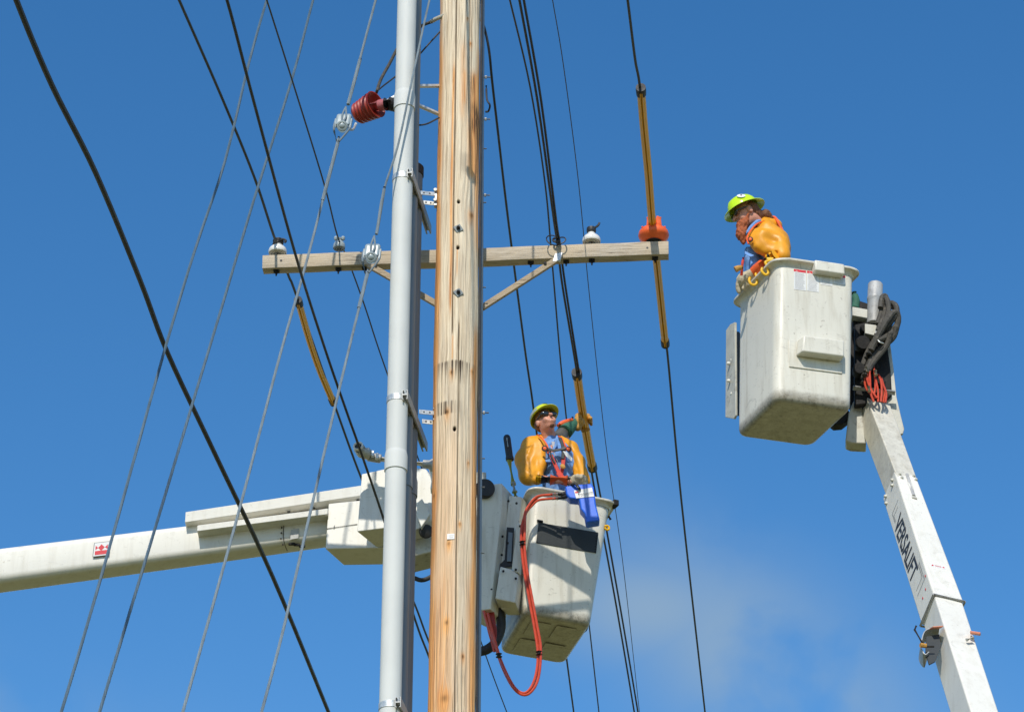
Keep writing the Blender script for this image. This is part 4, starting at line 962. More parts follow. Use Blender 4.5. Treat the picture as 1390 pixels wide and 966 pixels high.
for u, v in ((.3, .89), (.12, .83), (.55, .9)): mb.box(onS(u, v, .002), (.001, .012, .02), (wn, bk2, ax2))
mb.build('decal_marks', M['decal_red'], seg2)
a = onF(.26, .752); MB().box(onF(.5, .762, .0015), (.105, .001, .03), (wn, bk2, ax2)).build('caution_decal', M['decal_white'], seg2)
mb = MB()
for u in (.3, .7): mb.lathe([(.009, 0), (.009, .001)], onF(u, .762, .0025), -bk2, 4)
for k in range(3): mb.box(onF(.5, .757 + .004 * k, .0025), (.045, .001, .0015), (wn, bk2, ax2))
mb.build('caution_print', M['decal_red'], seg2)
# horn-like boom hooks on both flanks
mb = MB(); mb.prism([bp_(x, y) + V(0, .06, 0) for x, y in ((1259, 858), (1277, 855), (1279, 872), (1271, 892), (1263, 896), (1258, 880))], V(0, .02, 0)); mb.build('hook_back', M['tarpanel'], lift1, bevel=.002)
rc = V(-1, .1, -.1).normalized()
arc = [bp_(1277, 852), bp_(1266, 851.5), bp_(1257, 856), bp_(1253, 866), bp_(1252, 878), bp_(1257, 887), bp_(1261, 885)]
hook = MB(); pts = smooth_path([V(p.x, p.y + .1, p.z) for p in arc], 5); hook.sweep(pts, [(-.003, -.06), (.003, -.06), (.003, .06), (-.003, .06)], hint=(0, 1, -.3)); hook.build('boom_hook', M['galv_dull'], lift1, ang=60)
mb = MB(); mb.sweep([bp_(1264, 852.5) + V(0, -.0, .004), bp_(1278, 851.5) + V(0, 0, .004)], [(-.05, -.004), (.05, -.004), (.05, .004), (-.05, .004)], hint=(0, -.3, 1)); mb.build('hook_pad', M['peach'], lift1, bevel=.002)
mb = MB(); mb.tube([bp_(1241, 856) - V(0, .02, 0), bp_(1251, 873) - V(0, .02, 0), bp_(1258, 877), bp_(1268, 877)], .007, 8); mb.tube([bp_(1241, 856) - V(0, .02, 0), bp_(1243, 851) - V(0, .02, 0)], .007, 8); mb.build('hook_rod', M['dark_steel'], lift1)
mb = MB(); mb.lathe([(.016, 0), (.016, .04)], bp_(1257, 876), V(-1, -.3, 0), 8); mb.build('hook_nut', M['leather_tan'], lift1)
mb = MB(); mb.sweep([bp_(1317, 858), bp_(1331, 860)], [(-.04, -.007), (.04, -.007), (.04, .007), (-.04, .007)], hint=(0, -.3, 1)); mb.build('hook_pad', M['peach'], lift1, bevel=.002)
mb = MB(); mb.tube([bp_(1321, 865), bp_(1312, 868)], .012, 8); mb.build('hook_bracket', M['plate'], lift1)
# yellow hooks hanging on the bucket's left rim
for k, (x, y, Y, s) in enumerate(((1027, 374, 17.46, 1), (1042, 360, 17.30, 1))):
    h = [(x - 9, y + 2), (x - 10, y + 7), (x - 7, y + 12), (x - 1, y + 12), (x + 1, y + 6), (x - 1, y - 2), (x + 3, y - 6), (x + 6, y - 7)] if k == 0 else [(x - 7, y + 3), (x - 8, y + 8), (x - 3, y + 13), (x + 1, y + 10), (x - 1, y + 1), (x - 3, y - 4), (x + 2, y - 6), (x + 6, y - 6)]
    t = thing('tool_hook', ('yellow tool hook beside the leather glove on the upper bucket rim', 'yellow tool hook nearest the bucket corner on the upper bucket rim')[k], 'hook', P(x, y, Y), 'yellow hooks on the upper bucket')
    mb = MB(); mb.tube([P(a, b, Y - .0) for a, b in h], .0105, 10, sm=6); mb.build('hook_bar', M['yellow'], t)
    MB().box(P(x + 3, y - 6, Y + .03), (.05, .07, .02)).build('rim_clip', M['yellow'], t, bevel=.004)

# ---------- left-hand lift
lift2 = thing('aerial_lift', 'lower aerial lift whose white boom enters from the left behind the pole', 'aerial lift', P(0, 775, 19.4), 'bucket lifts')
z_b2 = P(711, 832, 19.5).z; z_t2 = P(722, 663, 19.5).z
b2b = [PZ(711.5, 831, z_b2), PZ(803, 848, z_b2), None, PZ(677, 887, z_b2)]; b2b[2] = b2b[1] + b2b[3] - b2b[0]
b2t = [PZ(723, 663, z_t2), PZ(830, 682, z_t2), None, PZ(709, 690, z_t2)]; b2t[2] = b2t[1] + b2t[3] - b2t[0]
b2t[3] = b2t[0] + (b2b[3] - b2b[0]) * 1.0; b2t[2] = b2t[1] + b2t[3] - b2t[0]
sh = V(-.055, 0, 0); b2t[3] += V(.04, 0, 0)
bm2, rm2 = bucket_mesh(b2b, b2t, .085); bk2o = bm2.build('bucket', M['white'], lift2, ang=50); rm2.build('rim', M['white'], bk2o, ang=50)
F2 = Face(b2b[0], b2b[1], b2t[0], b2t[1])
def bot_panel(u0, u1, v0, v1):
    c = lambda u, v: b2b[0].lerp(b2b[1], u).lerp(b2b[3].lerp(b2b[2], u), v)
    mb = MB(); mb.prism([c(u0, v0), c(u1, v0), c(u1, v1), c(u0, v1)], V(0, 0, -.005)); mb.att = {'grime': [.42] * 8}; mb.build('bottom_rib', M['white'], bk2o, bevel=.004)
for a in ((.16, .46, .56, .88), (.54, .84, .56, .88), (.16, .46, .14, .46), (.54, .84, .14, .46)): bot_panel(*a)
plate_on(F2, [(731, 709), (812, 722.5), (809, 750.5), (727.5, 736.5)], .001, .005, 'grip_panel', 'tarpanel', bk2o, .001)
mb = MB()
for k in range(7): mb.box(F2.hit(810.5 - .4 * k, 727 + 3.6 * k, .007), (.014, .004, .006), (F2.x, F2.n, F2.y))
mb.build('panel_tear', M['dark_steel'], bk2o)
mb = MB(); mb.box(F2.hit(733, 707, .008), (.05, .012, .02), (F2.x, F2.n, F2.y)); mb.build('panel_clip', M['dark_steel'], bk2o, bevel=.003)
mb = MB(); mb.torus(F2.hit(824, 716, -.02), F2.n, .018, .010, 14, 8); mb.build('rope_ring', M['yellow'], bk2o)
mb = MB(); mb.box(F2.hit(834, 684, -.03), (.045, .08, .05), (F2.x, F2.n, F2.y)); mb.tube([F2.hit(826, 700, -.03), F2.hit(829, 705, -.03)], .012, 8); mb.build('rim_latch', M['dark_steel'], bk2o, bevel=.004)
# boom and upper bar
def bpt(x, y, off=0.0): return P(x, y, 19.3 + .5 * x / 445 - off)
cpath = [bpt(-900, 893), bpt(-300, 814), bpt(0, 774.5), bpt(150, 755), bpt(300, 735.5), bpt(446, 716)]
mb = MB(); mb.sweep(smooth_path(cpath, 4), rrect(.27, .295, .062, 6), scale=[1.06 - .16 * i / 20 for i in range(21)]); mb.att = None; boom2 = mb.build('boom', M['white_clean'], lift2, ang=50)
mb = MB(); mb.hexa(bpt(268, 712.5, .235), bpt(445, 689.5, .235), V(0, 0, -.052), V(0, .26, 0)); mb.build('boom_lip', M['white_clean'], lift2, bevel=.004)
mb = MB(); mb.hexa(bpt(252, 694.5, .20), bpt(500, 657, .20), V(0, 0, -.092), V(0, .34, 0)); ub = mb.build('upper_bar', M['white_clean'], lift2, bevel=.004)
for x, y in ((392, 693.5), (426, 688.5), (452, 684), (486, 678)):
    mb = MB(); mb.lathe([(.014, 0), (.014, .004)], bpt(x, y, .15) + V(0, 0, -.003), V(0, 0, -1), 10); mb.build('bar_bolt', M['black'], ub)
mb = MB()
fs_ = [(384.5, 702), (383.5, 709), (382.5, 716), (382, 723), (381.5, 731), (384, 739)]
for x, y in fs_: mb.lathe([(.007, 0), (.007, .006)], bpt(x, y, .133), V(0, -1, 0), 8)
mb.build('rivet_row', M['dark_steel'], boom2)
mb = MB(); mb.tube([bpt(386, 705, .134), bpt(385, 718, .135), bpt(384.8, 730, .13), bpt(387, 740, .10), bpt(390, 747, .05)], .003, 6, sm=3); mb.build('boom_joint', M['dark_steel'], boom2)
mb = MB(); mb.prism([bpt(395, 719, .135), bpt(406, 717, .135), bpt(405, 730, .135), bpt(394, 732, .135)], V(0, -.002, 0)); mb.build('worn_decal', M['tube_grey'], boom2)
mb = MB()
for x, y in ((396, 738), (403, 739), (410, 741)): mb.box(bpt(x, y, .09), (.05, .02, .02))
mb.build('boom_scuff_block', M['dark_steel'], boom2, bevel=.004)
# red emblem
ex = (bpt(146, 737) - bpt(128, 739)).normalized(); ez = V(0, 0, 1); eo = bpt(137.5, 745, .1455)
en = V(0, -1, 0)
def emb(pts, mat, name, o=0.0, par=boom2):
    mb = MB()
    for pl_ in pts: mb.prism([eo + ex * a + ez * b + en * o for a, b in pl_], en * .0012)
    return mb.build(name, M[mat], par)
emb([[(-.064, -.06), (.064, -.06), (.066, .062), (-.06, .062)]], 'decal_black', 'emblem_border')
emb([[(-.060, -.056), (.060, -.056), (.062, .058), (-.056, .058)]], 'decal_white', 'emblem_plate', .0013)
emb([[(-.048, -.046), (.05, -.046), (.05, -.012), (-.048, -.012)], [(0, -.012), (.006, -.008), (.026, .014), (0, .042), (-.026, .014), (-.006, -.008)], [(-.046, -.004), (-.026, .014), (-.046, .036)], [(.05, -.004), (.028, .014), (.05, .036)]], 'decal_red', 'emblem_red', .0026)
# elbow covers
mb = MB(); q = [P(442, 690, 19.62), P(441, 745, 19.62), P(497, 742, 19.60), P(485, 720, 19.60), P(485, 672, 19.6), P(446, 680, 19.62)]
mb.prism([P(446, 683, 19.6), P(441.5, 744.5, 19.6), P(600, 742, 19.6), P(600, 668, 19.6)], V(.13, .30, .0)); mb.build('elbow_cover', M['white_clean'], lift2, bevel=.006)
mb = MB(); mb.tube([P(443, 717.3, 19.595), P(485, 711, 19.595)], .0025, 6); mb.build('cover_seam', M['dark_steel'], lift2)
mb = MB(); mb.tube([P(454, 713, 19.59), P(453, 716, 19.59)], .004, 6); mb.build('seam_clip', M['black'], lift2)
fr = [P(491, 645, 19.30), P(484.5, 720.5, 19.30), P(584, 708, 19.30), P(586, 636, 19.30), P(560, 634, 19.3), P(494, 642, 19.30)]
mb = MB(); mb.prism([P(491, 643, 19.3), P(484.5, 721, 19.3), P(530, 715.5, 19.3), P(532, 634, 19.3)], V(.14, .28, 0)); mb.build('front_cover', M['white_clean'], lift2, bevel=.006)
mb = MB(); mb.prism([P(534, 640, 19.36), P(532, 728, 19.36), P(573, 716, 19.36), P(586, 704, 19.36), P(587, 650, 19.36), P(578, 636, 19.36), P(560, 634, 19.36)], V(.1, .28, 0)); mb.build('side_cover', M['white_clean'], lift2, bevel=.008)
mb = MB(); mb.prism([P(566, 682, 19.28), P(573, 676, 19.28), P(584, 697, 19.28), P(572, 715, 19.28), P(566, 700, 19.28)], V(0, .1, 0)); mb.build('cover_boss', M['white_clean'], lift2, bevel=.006)
mb = px_box(MB(), [(540, 735), (600, 722), (600, 745), (540, 760)], 19.5, .3); mb.build('tail_housing', M['plate'], lift2, bevel=.01)
mb = MB(); mb.lathe([(.05, 0), (.055, .02), (.055, .05), (.03, .06)], P(577, 722, 19.4), V(.3, -1, -.3), 16); mb.build('knuckle_pin', M['black'], lift2)
mb = MB(); mb.tube([P(560, 783, 19.6), P(572, 787, 19.6), P(584, 783, 19.6), P(596, 774, 19.6)], .018, 10, sm=4); mb.build('hose_loop', M['black'], lift2)
mb = px_box(MB(), [(585, 640), (660, 640), (660, 830), (600, 800), (585, 745)], 19.75, .3); mb.build('elbow_body', M['plate'], lift2, bevel=.01)
# right of the pole: pivot box, bracket plates
mb = MB(); mb.prism([P(640, 662, 19.45), P(664, 657, 19.45), P(681, 655.5, 19.45), P(681, 690, 19.45), P(672, 770, 19.45), P(666, 826, 19.45), P(654, 828, 19.45), P(640, 800, 19.45)], V(.115, .28, 0)); piv = mb.build('pivot_cover', M['white'], lift2, bevel=.006)
mb = MB(); mb.prism([P(691, 672, 19.55), P(708, 674, 19.55), P(704, 720, 19.55), P(699, 826, 19.55), P(680, 826, 19.55), P(676, 800, 19.55), P(685, 720, 19.55)], V(.05, .12, 0)); brk = mb.build('bucket_bracket', M['white'], lift2, bevel=.006)
mb = MB(); mb.prism([P(688, 716, 19.53), P(698, 717, 19.53), P(695, 768, 19.53), P(684, 770, 19.53), P(678, 774, 19.53), P(679, 766, 19.53), P(685, 760, 19.53)], V(0, -.012, 0)); mb.build('bracket_gap', M['black'], brk)
mb = MB(); mb.prism([P(690, 722, 19.51), P(696, 723, 19.51), P(694, 762, 19.51), P(688, 762, 19.51)], V(0, -.006, 0)); mb.build('slide_block', M['pvc_dark_shade'], brk, bevel=.002)
mb = MB(); mb.prism([P(700, 709, 19.46), P(708, 711, 19.46), P(704, 777, 19.46), P(694, 774, 19.46), P(699, 730, 19.46)], V(.02, .06, 0)); hp = mb.build('hinge_plate', M['white'], lift2, bevel=.008)
mb = MB(); mb.prism([P(679, 768, 19.42), P(694, 772, 19.42), P(704, 780, 19.42), P(700, 818, 19.42), P(672, 812, 19.42)], V(.03, .2, 0)); foot = mb.build('bracket_foot', M['white'], lift2, bevel=.008)
for o_, pts_ in ((piv, ((690, 680), (682, 728), (681, 753), (667, 800))), (brk, ((701, 683), (689, 737))), (hp, ((706, 714), (700, 773))), (foot, ((700, 785), (683, 775)))):
    for x, y in pts_:
        mb = MB(); mb.lathe([(.010, 0), (.010, .008), (.006, .012)], P(x, y, 19.46 if o_ is not foot else 19.40), V(.2, -1, 0), 8); mb.build('bolt', M['dark_steel'], o_)
mb = MB(); mb.lathe([(.06, 0), (.078, .01), (.078, .05), (.07, .06), (.0001, .06)], P(657, 665, 19.45), V(.25, -1, -.1), 28); mb.build('pivot_cap', M['black'], lift2)
# wash light on grey tube, sitting on the elbow
t = thing('swivel_tube', 'grey tube with a round open fitting above the left boom elbow', 'fitting', P(540, 622, 19.1))
mb = MB(); mb.tube([P(514, 622.5, 19.1), P(585, 631, 19.1)], .022, 16); mb.build('tube', M['white_clean'], t)
mb = MB(); mb.lathe([(.034, 0), (.036, .01), (.036, .10), (.030, .105)], P(517, 622.5, 19.09), P(495, 619, 19.09) - P(517, 622.5, 19.09), 20); mb.build('sleeve', M['tube_grey'], t)
mb = MB(); mb.tube([P(503, 618, 19.07), P(497, 615.5, 19.05), P(491, 613.5, 19.03), P(489, 610, 19.03)], [.043, .045, .047, .04], 16, sm=3); mb.build('elbow', M['plate'], t)
mb = MB(); mb.lathe([(.040, .03), (.042, -.02), (.036, -.02), (.03, .01), (.0001, .012)], P(488, 609, 19.0), V(-.25, .85, .35), 24); mb.build('elbow_skirt', M['tube_grey'], t)
mb = MB(); mb.lathe([(.028, 0), (.041, -.004), (.041, .014), (.036, .018), (.030, .014), (.027, .0)], P(486.5, 606, 18.95), V(-.2, -.9, .2), 26); mb.build('ring', M['white_clean'], t)
mb = MB(); mb.lathe([(.030, 0), (.030, .004)], P(486.5, 606, 18.95), V(-.2, -.9, .2), 20); mb.build('opening', M['black'], t)
for x, y in ((500, 611), (506, 615), (512, 618)): MB().box(P(x, y + 1, 19.03), (.022, .03, .05)).build('clamp_rib', M['galv'], t, bevel=.004)
mb = MB(); mb.lathe([(.034, 0), (.036, .05), (.05, .07), (.05, .09)], P(574, 629.5, 19.09), V(1, 0, -.12), 18); mb.build('end_sleeve', M['tube_grey'], t)
mb = MB(); mb.prism([P(581, 627, 19.1), P(589, 622, 19.1), P(598, 640, 19.1), P(598, 668, 19.1), P(584, 662, 19.1), P(586, 650, 19.1)], V(0, .1, 0)); mb.build('base', M['white_clean'], t, bevel=.006)
# fibreglass hot stick standing behind the bracket
t = thing('hot_stick', 'yellow stick with a black grip standing left of the lower lineman', 'pole tool', P(699, 670, 19.6))
mb = MB(); mb.tube([P(691, 624, 19.6), P(697, 658, 19.6)], .022, 12); mb.build('shaft', M['chart'], t)
mb = MB(); mb.tube([P(696.4, 655, 19.6), P(698.8, 668, 19.6)], .023, 12); mb.build('ferrule', M['silver'], t)
mb = MB(); mb.tube([P(698.6, 667, 19.6), P(700, 675, 19.6)], .023, 12); mb.build('tip', M['chart'], t)
ga, gb = P(687.6, 590.5, 19.6), P(693.2, 631, 19.6)
mb = MB(); mb.lathe([(.0001, -.0), (.018, .002), (.026, .012), (.030, .03), (.029, .20), (.033, .205), (.033, .23), (.02, .235)], ga, gb - ga, 16); grp_ = mb.build('grip', M['black'], t)
mb = MB(); mb.tube([P(688, 594, 19.565), P(689.6, 606, 19.565)], .006, 8); mb.build('grip_clip', M['galv'], grp_)
# orange hoses of the lower lift
hz = [[(757, 670), (744, 671.5), (733, 673), (724, 680), (715, 690), (711, 706), (710, 736), (713, 770), (719, 805), (727, 845), (732, 880), (731, 905), (724, 928), (714, 941), (702, 938), (690, 922), (680, 900), (671, 872), (662, 848), (656, 828)],
      [(757, 676), (742, 677), (730, 679), (722, 686), (714, 696), (708, 716), (708, 744), (712, 778), (718, 812), (725, 850), (730, 885), (728, 912), (721, 932), (711, 940), (699, 933), (687, 912), (677, 888), (668, 862), (660, 840), (656, 826)],
      [(750, 671), (736, 672), (727, 675), (719, 684), (713, 696), (712.5, 716), (712, 742), (715.5, 774), (722, 810), (729, 848), (734, 878), (732.5, 910), (727, 930), (716, 942), (704, 940), (692, 926), (683, 905), (675, 880), (667, 852), (662, 832)]]
for i, h in enumerate(hz):
    mb = MB(); mb.tube([P(x, y, 19.36 - .015 * i + (0.12 if k > 15 else 0)) for k, (x, y) in enumerate(h)], .0105, 8, sm=5); mb.build('hydraulic_hose', M['orange_hose'], lift2)
for (x, y) in ((709, 737), (731.5, 886), (677, 889)):
    mb = MB(); mb.tube([P(x, y - 2, 19.33), P(x + .4, y + 2, 19.33)], .026, 10); mb.build('hose_clamp', M['black'], lift2)
for i in range(6):
    o = i * 2.2; mb = MB(); mb.tube([P(656 + o, 816, 19.6), P(659 + o, 836, 19.5), P(664 + o * .8, 858, 19.5), P(668 + o * .3, 872, 19.5), P(671, 884, 19.5)], .010, 8, sm=4); mb.build('hydraulic_hose', M['red_sil' if i > 2 else 'orange_hose'], lift2)
mb = MB(); mb.tube([P(676, 822, 19.62), P(680, 840, 19.62), P(679, 856, 19.62), P(672, 872, 19.62), P(661, 881, 19.62), P(650, 884, 19.62)], .038, 14, sm=5); mb.build('conduit_loop', M['black'], lift2)
mb = MB(); mb.tube([P(757, 670.5, 19.37), P(762, 671, 19.38), P(771, 670, 19.4)], [.012, .016, .028], 10); mb.tube([P(757, 676.5, 19.37), P(764, 675, 19.38), P(771, 672, 19.4)], [.012, .014, .02], 10); mb.build('hose_coupler', M['black'], lift2)
for yy in (670.6, 676.6):
    mb = MB(); mb.tube([P(750, yy, 19.345), P(757, yy, 19.35)], .012, 8); mb.build('hose_fitting', M['galv'], lift2)

# tool holster
t = thing('tool_holster', 'bright blue plastic tool holster hung on the lower bucket rim', 'holster', P(786, 680, 19.3))
HY = 19.34
outl = [(767, 659.5), (785, 657), (803, 655.5), (806, 660), (809, 684), (814.5, 706), (796, 708.5), (793.5, 696), (788, 690), (786, 677), (773, 676), (768.5, 670)]
mb = MB(); mb.prism([P(x, y, HY) for x, y in outl], V(0, .11, 0)); hb = mb.build('shell', M['blue_bag'], t, bevel=.012, seg=3)
mb = MB(); mb.prism([P(779, 665.5, HY - .002), P(803.5, 661.5, HY - .002), P(806.5, 673.5, HY - .002), P(782, 676, HY - .002)], V(0, -.002, 0)); lb = mb.build('label_sticker', M['decal_white'], t)
mb = MB(); d_ = (P(803, 668.8, HY) - P(786, 671.8, HY)).normalized(); text_mesh(mb, 'Ironworm', P(785.5, 673.8, HY - .0055), d_, V(0, 0, 1), .036, .115); mb.build('label_lettering', M['decal_text'], lb)
mb = MB(); mb.prism([P(780.5, 667, HY - .0045), P(785, 666.3, HY - .0045), P(785.5, 668.5, HY - .0045), P(781, 669.2, HY - .0045)], V(0, -.001, 0)); mb.build('label_mark', M['decal_red'], lb)
mb = MB(); mb.tube([P(776, 658, HY), P(781, 656.5, HY - .03), P(785, 661, HY - .03), P(787, 664, HY - .01)], .011, 8, sm=4); mb.build('strap', M['black'], t)
mb = MB(); mb.tube([P(784, 660.5, HY - .045), P(784.8, 661, HY - .05)], .006, 8); mb.build('buckle', M['galv'], t)

# ============================================================ PEOPLE
class Frame:
    def __init__(s, o, fwd, up):
        s.o = Vector(o); s.f = Vector(fwd).normalized(); u = Vector(up); s.r = s.f.cross(u).normalized(); s.u = s.r.cross(s.f).normalized()
    def p(s, x, y, z): return s.o + s.r * x + s.f * y + s.u * z
    def ax(s): return (s.r, s.f, s.u)
def head_prims(h):
    A = h.ax(); E = lambda x, y, z, r: ell(h.p(x, y, z), r, A)
    pr = [E(0, -.012, .035, (.073, .092, .090)), E(0, .020, -.035, (.056, .068, .070)), E(0, .046, -.086, (.030, .034, .024)),
          cone(h.p(0, .092, .012), h.p(0, .116, -.022), .009, .013), E(0, .088, -.058, (.022, .010, .006)), E(0, .086, -.070, (.018, .010, .006)),
          E(.036, .064, -.03, (.020, .020, .024)), E(-.036, .064, -.03, (.020, .020, .024)), cone(h.p(-.03, .080, .030), h.p(.03, .080, .030), .009)]
    for s in (-1, 1): pr.append(E(s * .079, -.008, -.008, (.010, .020, .032)))
    return pr
def helmet_mb(h, full=True):
    mb = MB(); o = h.p(0, -.008, .062); n = 48
    prof = [(.0001, .098), (.03, .096), (.06, .087), (.088, .068), (.106, .040), (.114, .010), (.116, 0)]
    out = prof + ([(.130, -.006), (.152, -.016), (.160, -.022), (.160, -.026), (.150, -.021), (.128, -.011)] if full else [(.122, -.004), (.126, -.008), (.124, -.012), (.115, -.008)]) + [(.112, -.004), (.108, .02), (.09, .055), (.05, .083), (.0001, .090)]
    vs = []; m = n
    for i, (r, z) in enumerate(out):
        for j in range(n):
            a = 2 * math.pi * j / n; c, s = math.cos(a), math.sin(a); rr = r; zz = z
            if not full and 7 <= i <= 9: rr = r + .036 * max(0, s) ** 1.5; zz = z - .006 * max(0, s) ** 2
            ridge = .004 * math.exp(-(c / .25) ** 2) * (1 if r < .1 and i < 6 else 0)
            vs.append(h.o + (o - h.o) + h.r * (rr * c * .90) + h.f * (rr * s * 1.08) + h.u * (zz + ridge))
    fs = [(i * m + j, i * m + (j + 1) % m, (i + 1) * m + (j + 1) % m, (i + 1) * m + j) for i in range(len(out) - 1) for j in range(m)]
    return mb.add(vs, fs)
def glove(mb_pr, wrist, palm, fdir, side, spread, flen=.075, curl=None, thumb=None):
    """palm + four unequal fingers + thumb as implicit pieces; fdir finger direction, side across knuckles"""
    f = Vector(fdir).normalized(); s = Vector(side).normalized(); n = s.cross(f).normalized(); c = Vector(curl).normalized() if curl else -n
    pr = [cone(wrist, palm, .034, .036)]
    for i, (o, l) in enumerate(((-.036, .9), (-.012, 1.0), (.012, .95), (.036, .78))):
        k0 = palm + s * o + f * .035; pr.append(cone(palm + s * o * .7 - f * .02, k0, .020, .0165))
        k1 = k0 + (f * .8 + c * .45).normalized() * flen * .45 * l + s * o * spread * .3; k2 = k1 + (f * .35 + c * .95).normalized() * flen * .38 * l; k3 = k2 + (c * .95 - f * .35).normalized() * flen * .3 * l
        pr += [cone(k0, k1, .0158, .0145), cone(k1, k2, .0145, .0135), cone(k2, k3, .0135, .0115)]
    th = thumb if thumb else s
    th = Vector(th).normalized(); t0 = palm - f * .015 + s * (.02 if th.dot(s) > 0 else -.02); t1 = t0 + (th * .8 + f * .4 + c * .2).normalized() * .045; t2 = t1 + (th * .3 + f * .7 + c * .5).normalized() * .036
    pr += [cone(t0, t1, .020, .0165), cone(t1, t2, .0165, .0135)]
    return pr
def person(label, base, parts): pass

# ----- lineman in the upper bucket
HP = P(1012.5, 291, 17.50)
h1_ = Frame(HP, (-.91, -.22, -.42), (-.32, -.02, .94))
man1 = thing('person', 'bearded worker in lime full brim helmet leaning over the upper bucket edge', 'person', V(P(1052, 400, 17.62).x, 17.62, z_b1 + .03))
neck1 = P(1033, 313, 17.58); chest1 = P(1043, 342, 17.62); belly1 = P(1050, 385, 17.66); pel1 = P(1062, 425, 17.68)
zf1 = z_b1 + .06
shN, shF = P(1048, 324, 17.56), P(1038, 322, 17.74)
elN, wrN, haN = P(1056, 348, 17.42), P(1032, 363, 17.46), P(1018, 376, 17.56)
elF, wrF, haF = P(1042, 365, 17.8), P(1045, 395, 17.75), P(1045, 405, 17.72)
legs = []
for sx_l in (-.11, .11):
    hip = pel1 + V(sx_l, 0, -.02); kn = V(hip.x + .01, hip.y - .03, (hip.z + zf1) / 2); an = V(hip.x, hip.y, zf1 + .06)
    legs += [cone(hip, kn, .085, .06), cone(kn, an, .055, .04), cone(an, an + V(-.02, -.13, -.03), .04, .035)]
torso = [cone(neck1, chest1, .06, .10), cone(chest1, belly1, .115, .125), cone(belly1, pel1, .125, .14), cone(shN, shF, .055, .06), cone(P(1022, 345, 17.58), P(1028, 372, 17.60), .06, .08)]
arms = [cone(shN, elN, .055, .045), cone(elN, wrN, .042, .032), cone(wrN, haN, .03, .034), cone(shF, elF, .055, .045), cone(elF, wrF, .042, .032), cone(wrF, haF, .03, .035)]
neckp = [cone(h1_.p(0, -.03, -.05), neck1, .058, .062)]
sdf_mb(head_prims(h1_) + neckp + torso + arms + legs, .022, .009).build('body', M['skin'], man1, ang=180)
sdf_mb([grow(f, .008) for f in torso + arms[3:5]], .03, .010, disp=folds(75, .004, 1)).build('shirt', M['blue_shirt'], man1, ang=180)
mb = MB(); mb.tube([P(1013, 318, 17.42), P(1019, 309, 17.44), P(1028, 301, 17.48), P(1037, 298, 17.55)], [.010, .014, .016, .014], 10, sm=4); mb.build('collar', M['blue_shirt'], man1)
sdf_mb([grow(f, .014) for f in legs], .03, .014).build('trousers', M['denim'], man1, ang=180)
# rubber sleeve yoke
cape = [cone(P(1038, 305, 17.55), P(1048, 308, 17.6), .055, .065), cone(P(1041, 314, 17.50), P(1055, 328, 17.52), .075, .085), cone(P(1052, 327, 17.50), P(1060, 340, 17.50), .085, .070),
        cone(P(1025, 318, 17.46), P(1035, 326, 17.44), .042, .068), cone(P(1021, 325, 17.44), P(1030, 334, 17.42), .030, .045), cone(P(1034, 328, 17.44), P(1042, 340, 17.42), .065, .05), cone(P(1049, 300, 17.6), P(1050, 306, 17.6), .02, .05),
        cone(P(1058, 332, 17.44), P(1062, 348, 17.40), .070, .058)]
sdf_mb([grow(f, .004) for f in cape], .05, .008, cuts=[cone(P(1052, 343, 17.36), P(1044, 352, 17.28), .026, .040)], disp=creases([(P(1024, 322, 17.36), P(1040, 338, 17.34), 1), (P(1034, 312, 17.36), P(1056, 322, 17.40), -1), (P(1040, 322, 17.36), P(1064, 333, 17.40), 1), (P(1050, 340, 17.36), P(1064, 340, 17.38), -.8)], .016, .022)).build('rubber_sleeve', M['cape'], man1, ang=180)
mb = MB(); mb.tube([P(1048, 294.5, 17.56), P(1052, 295.5, 17.54), P(1056, 301, 17.52), P(1060, 309, 17.52), P(1063, 315, 17.52)], .011, 8, sm=4); mb.build('sleeve_edge', M['orange'], man1)
mb = MB(); mb.tube([P(1037, 300, 17.47), P(1026, 305, 17.42), P(1017, 316, 17.39), P(1014, 324, 17.38), P(1016, 331, 17.37)], .0065, 8, sm=4); mb.build('sleeve_edge', M['orange'], man1)
mb = MB(); q = P(1018.5, 325, 17.37); mb.torus(q, V(-.3, -1, -.2), .017, .005, 20, 8); mb.build('button_ring', M['black'], man1); mb = MB(); mb.lathe([(.015, 0), (.012, .008), (.0001, .011)], q, V(-.3, -1, -.2), 16); mb.build('button', M['orange'], man1)
# sleeve cuffs
for a, b, r0, m_ in ((0.0, .22, .046, 'hose_yellow'), (.22, .36, .045, 'black'), (.36, .46, .046, 'yellow'), (.46, .62, .044, 'black')):
    p0, p1 = P(1053, 346, 17.33), P(1034, 360, 17.42); mb = MB(); mb.tube([p0.lerp(p1, a), p0.lerp(p1, b)], r0, 16); mb.build('cuff_band', M[m_], man1)
mb = MB(); mb.tube([P(1043, 354, 17.38), P(1036, 360, 17.42), P(1026, 369, 17.50)], [.042, .048, .052], 16); mb.build('glove_cuff', M['orange'], man1)
gl = glove(None, P(1026, 368, 17.52), P(1014, 377, 17.56), P(1000, 384, 17.62) - P(1014, 377, 17.56), V(.0, -.35, 1), .3, .07, curl=V(-.3, 0, -1), thumb=V(0, -.3, -1))
sdf_mb([grow(f, .005) for f in gl] + [cone(P(1024, 370, 17.5), P(1010, 380, 17.56), .042, .046)], .014, .005).build('glove', M['leather'], man1, ang=180)
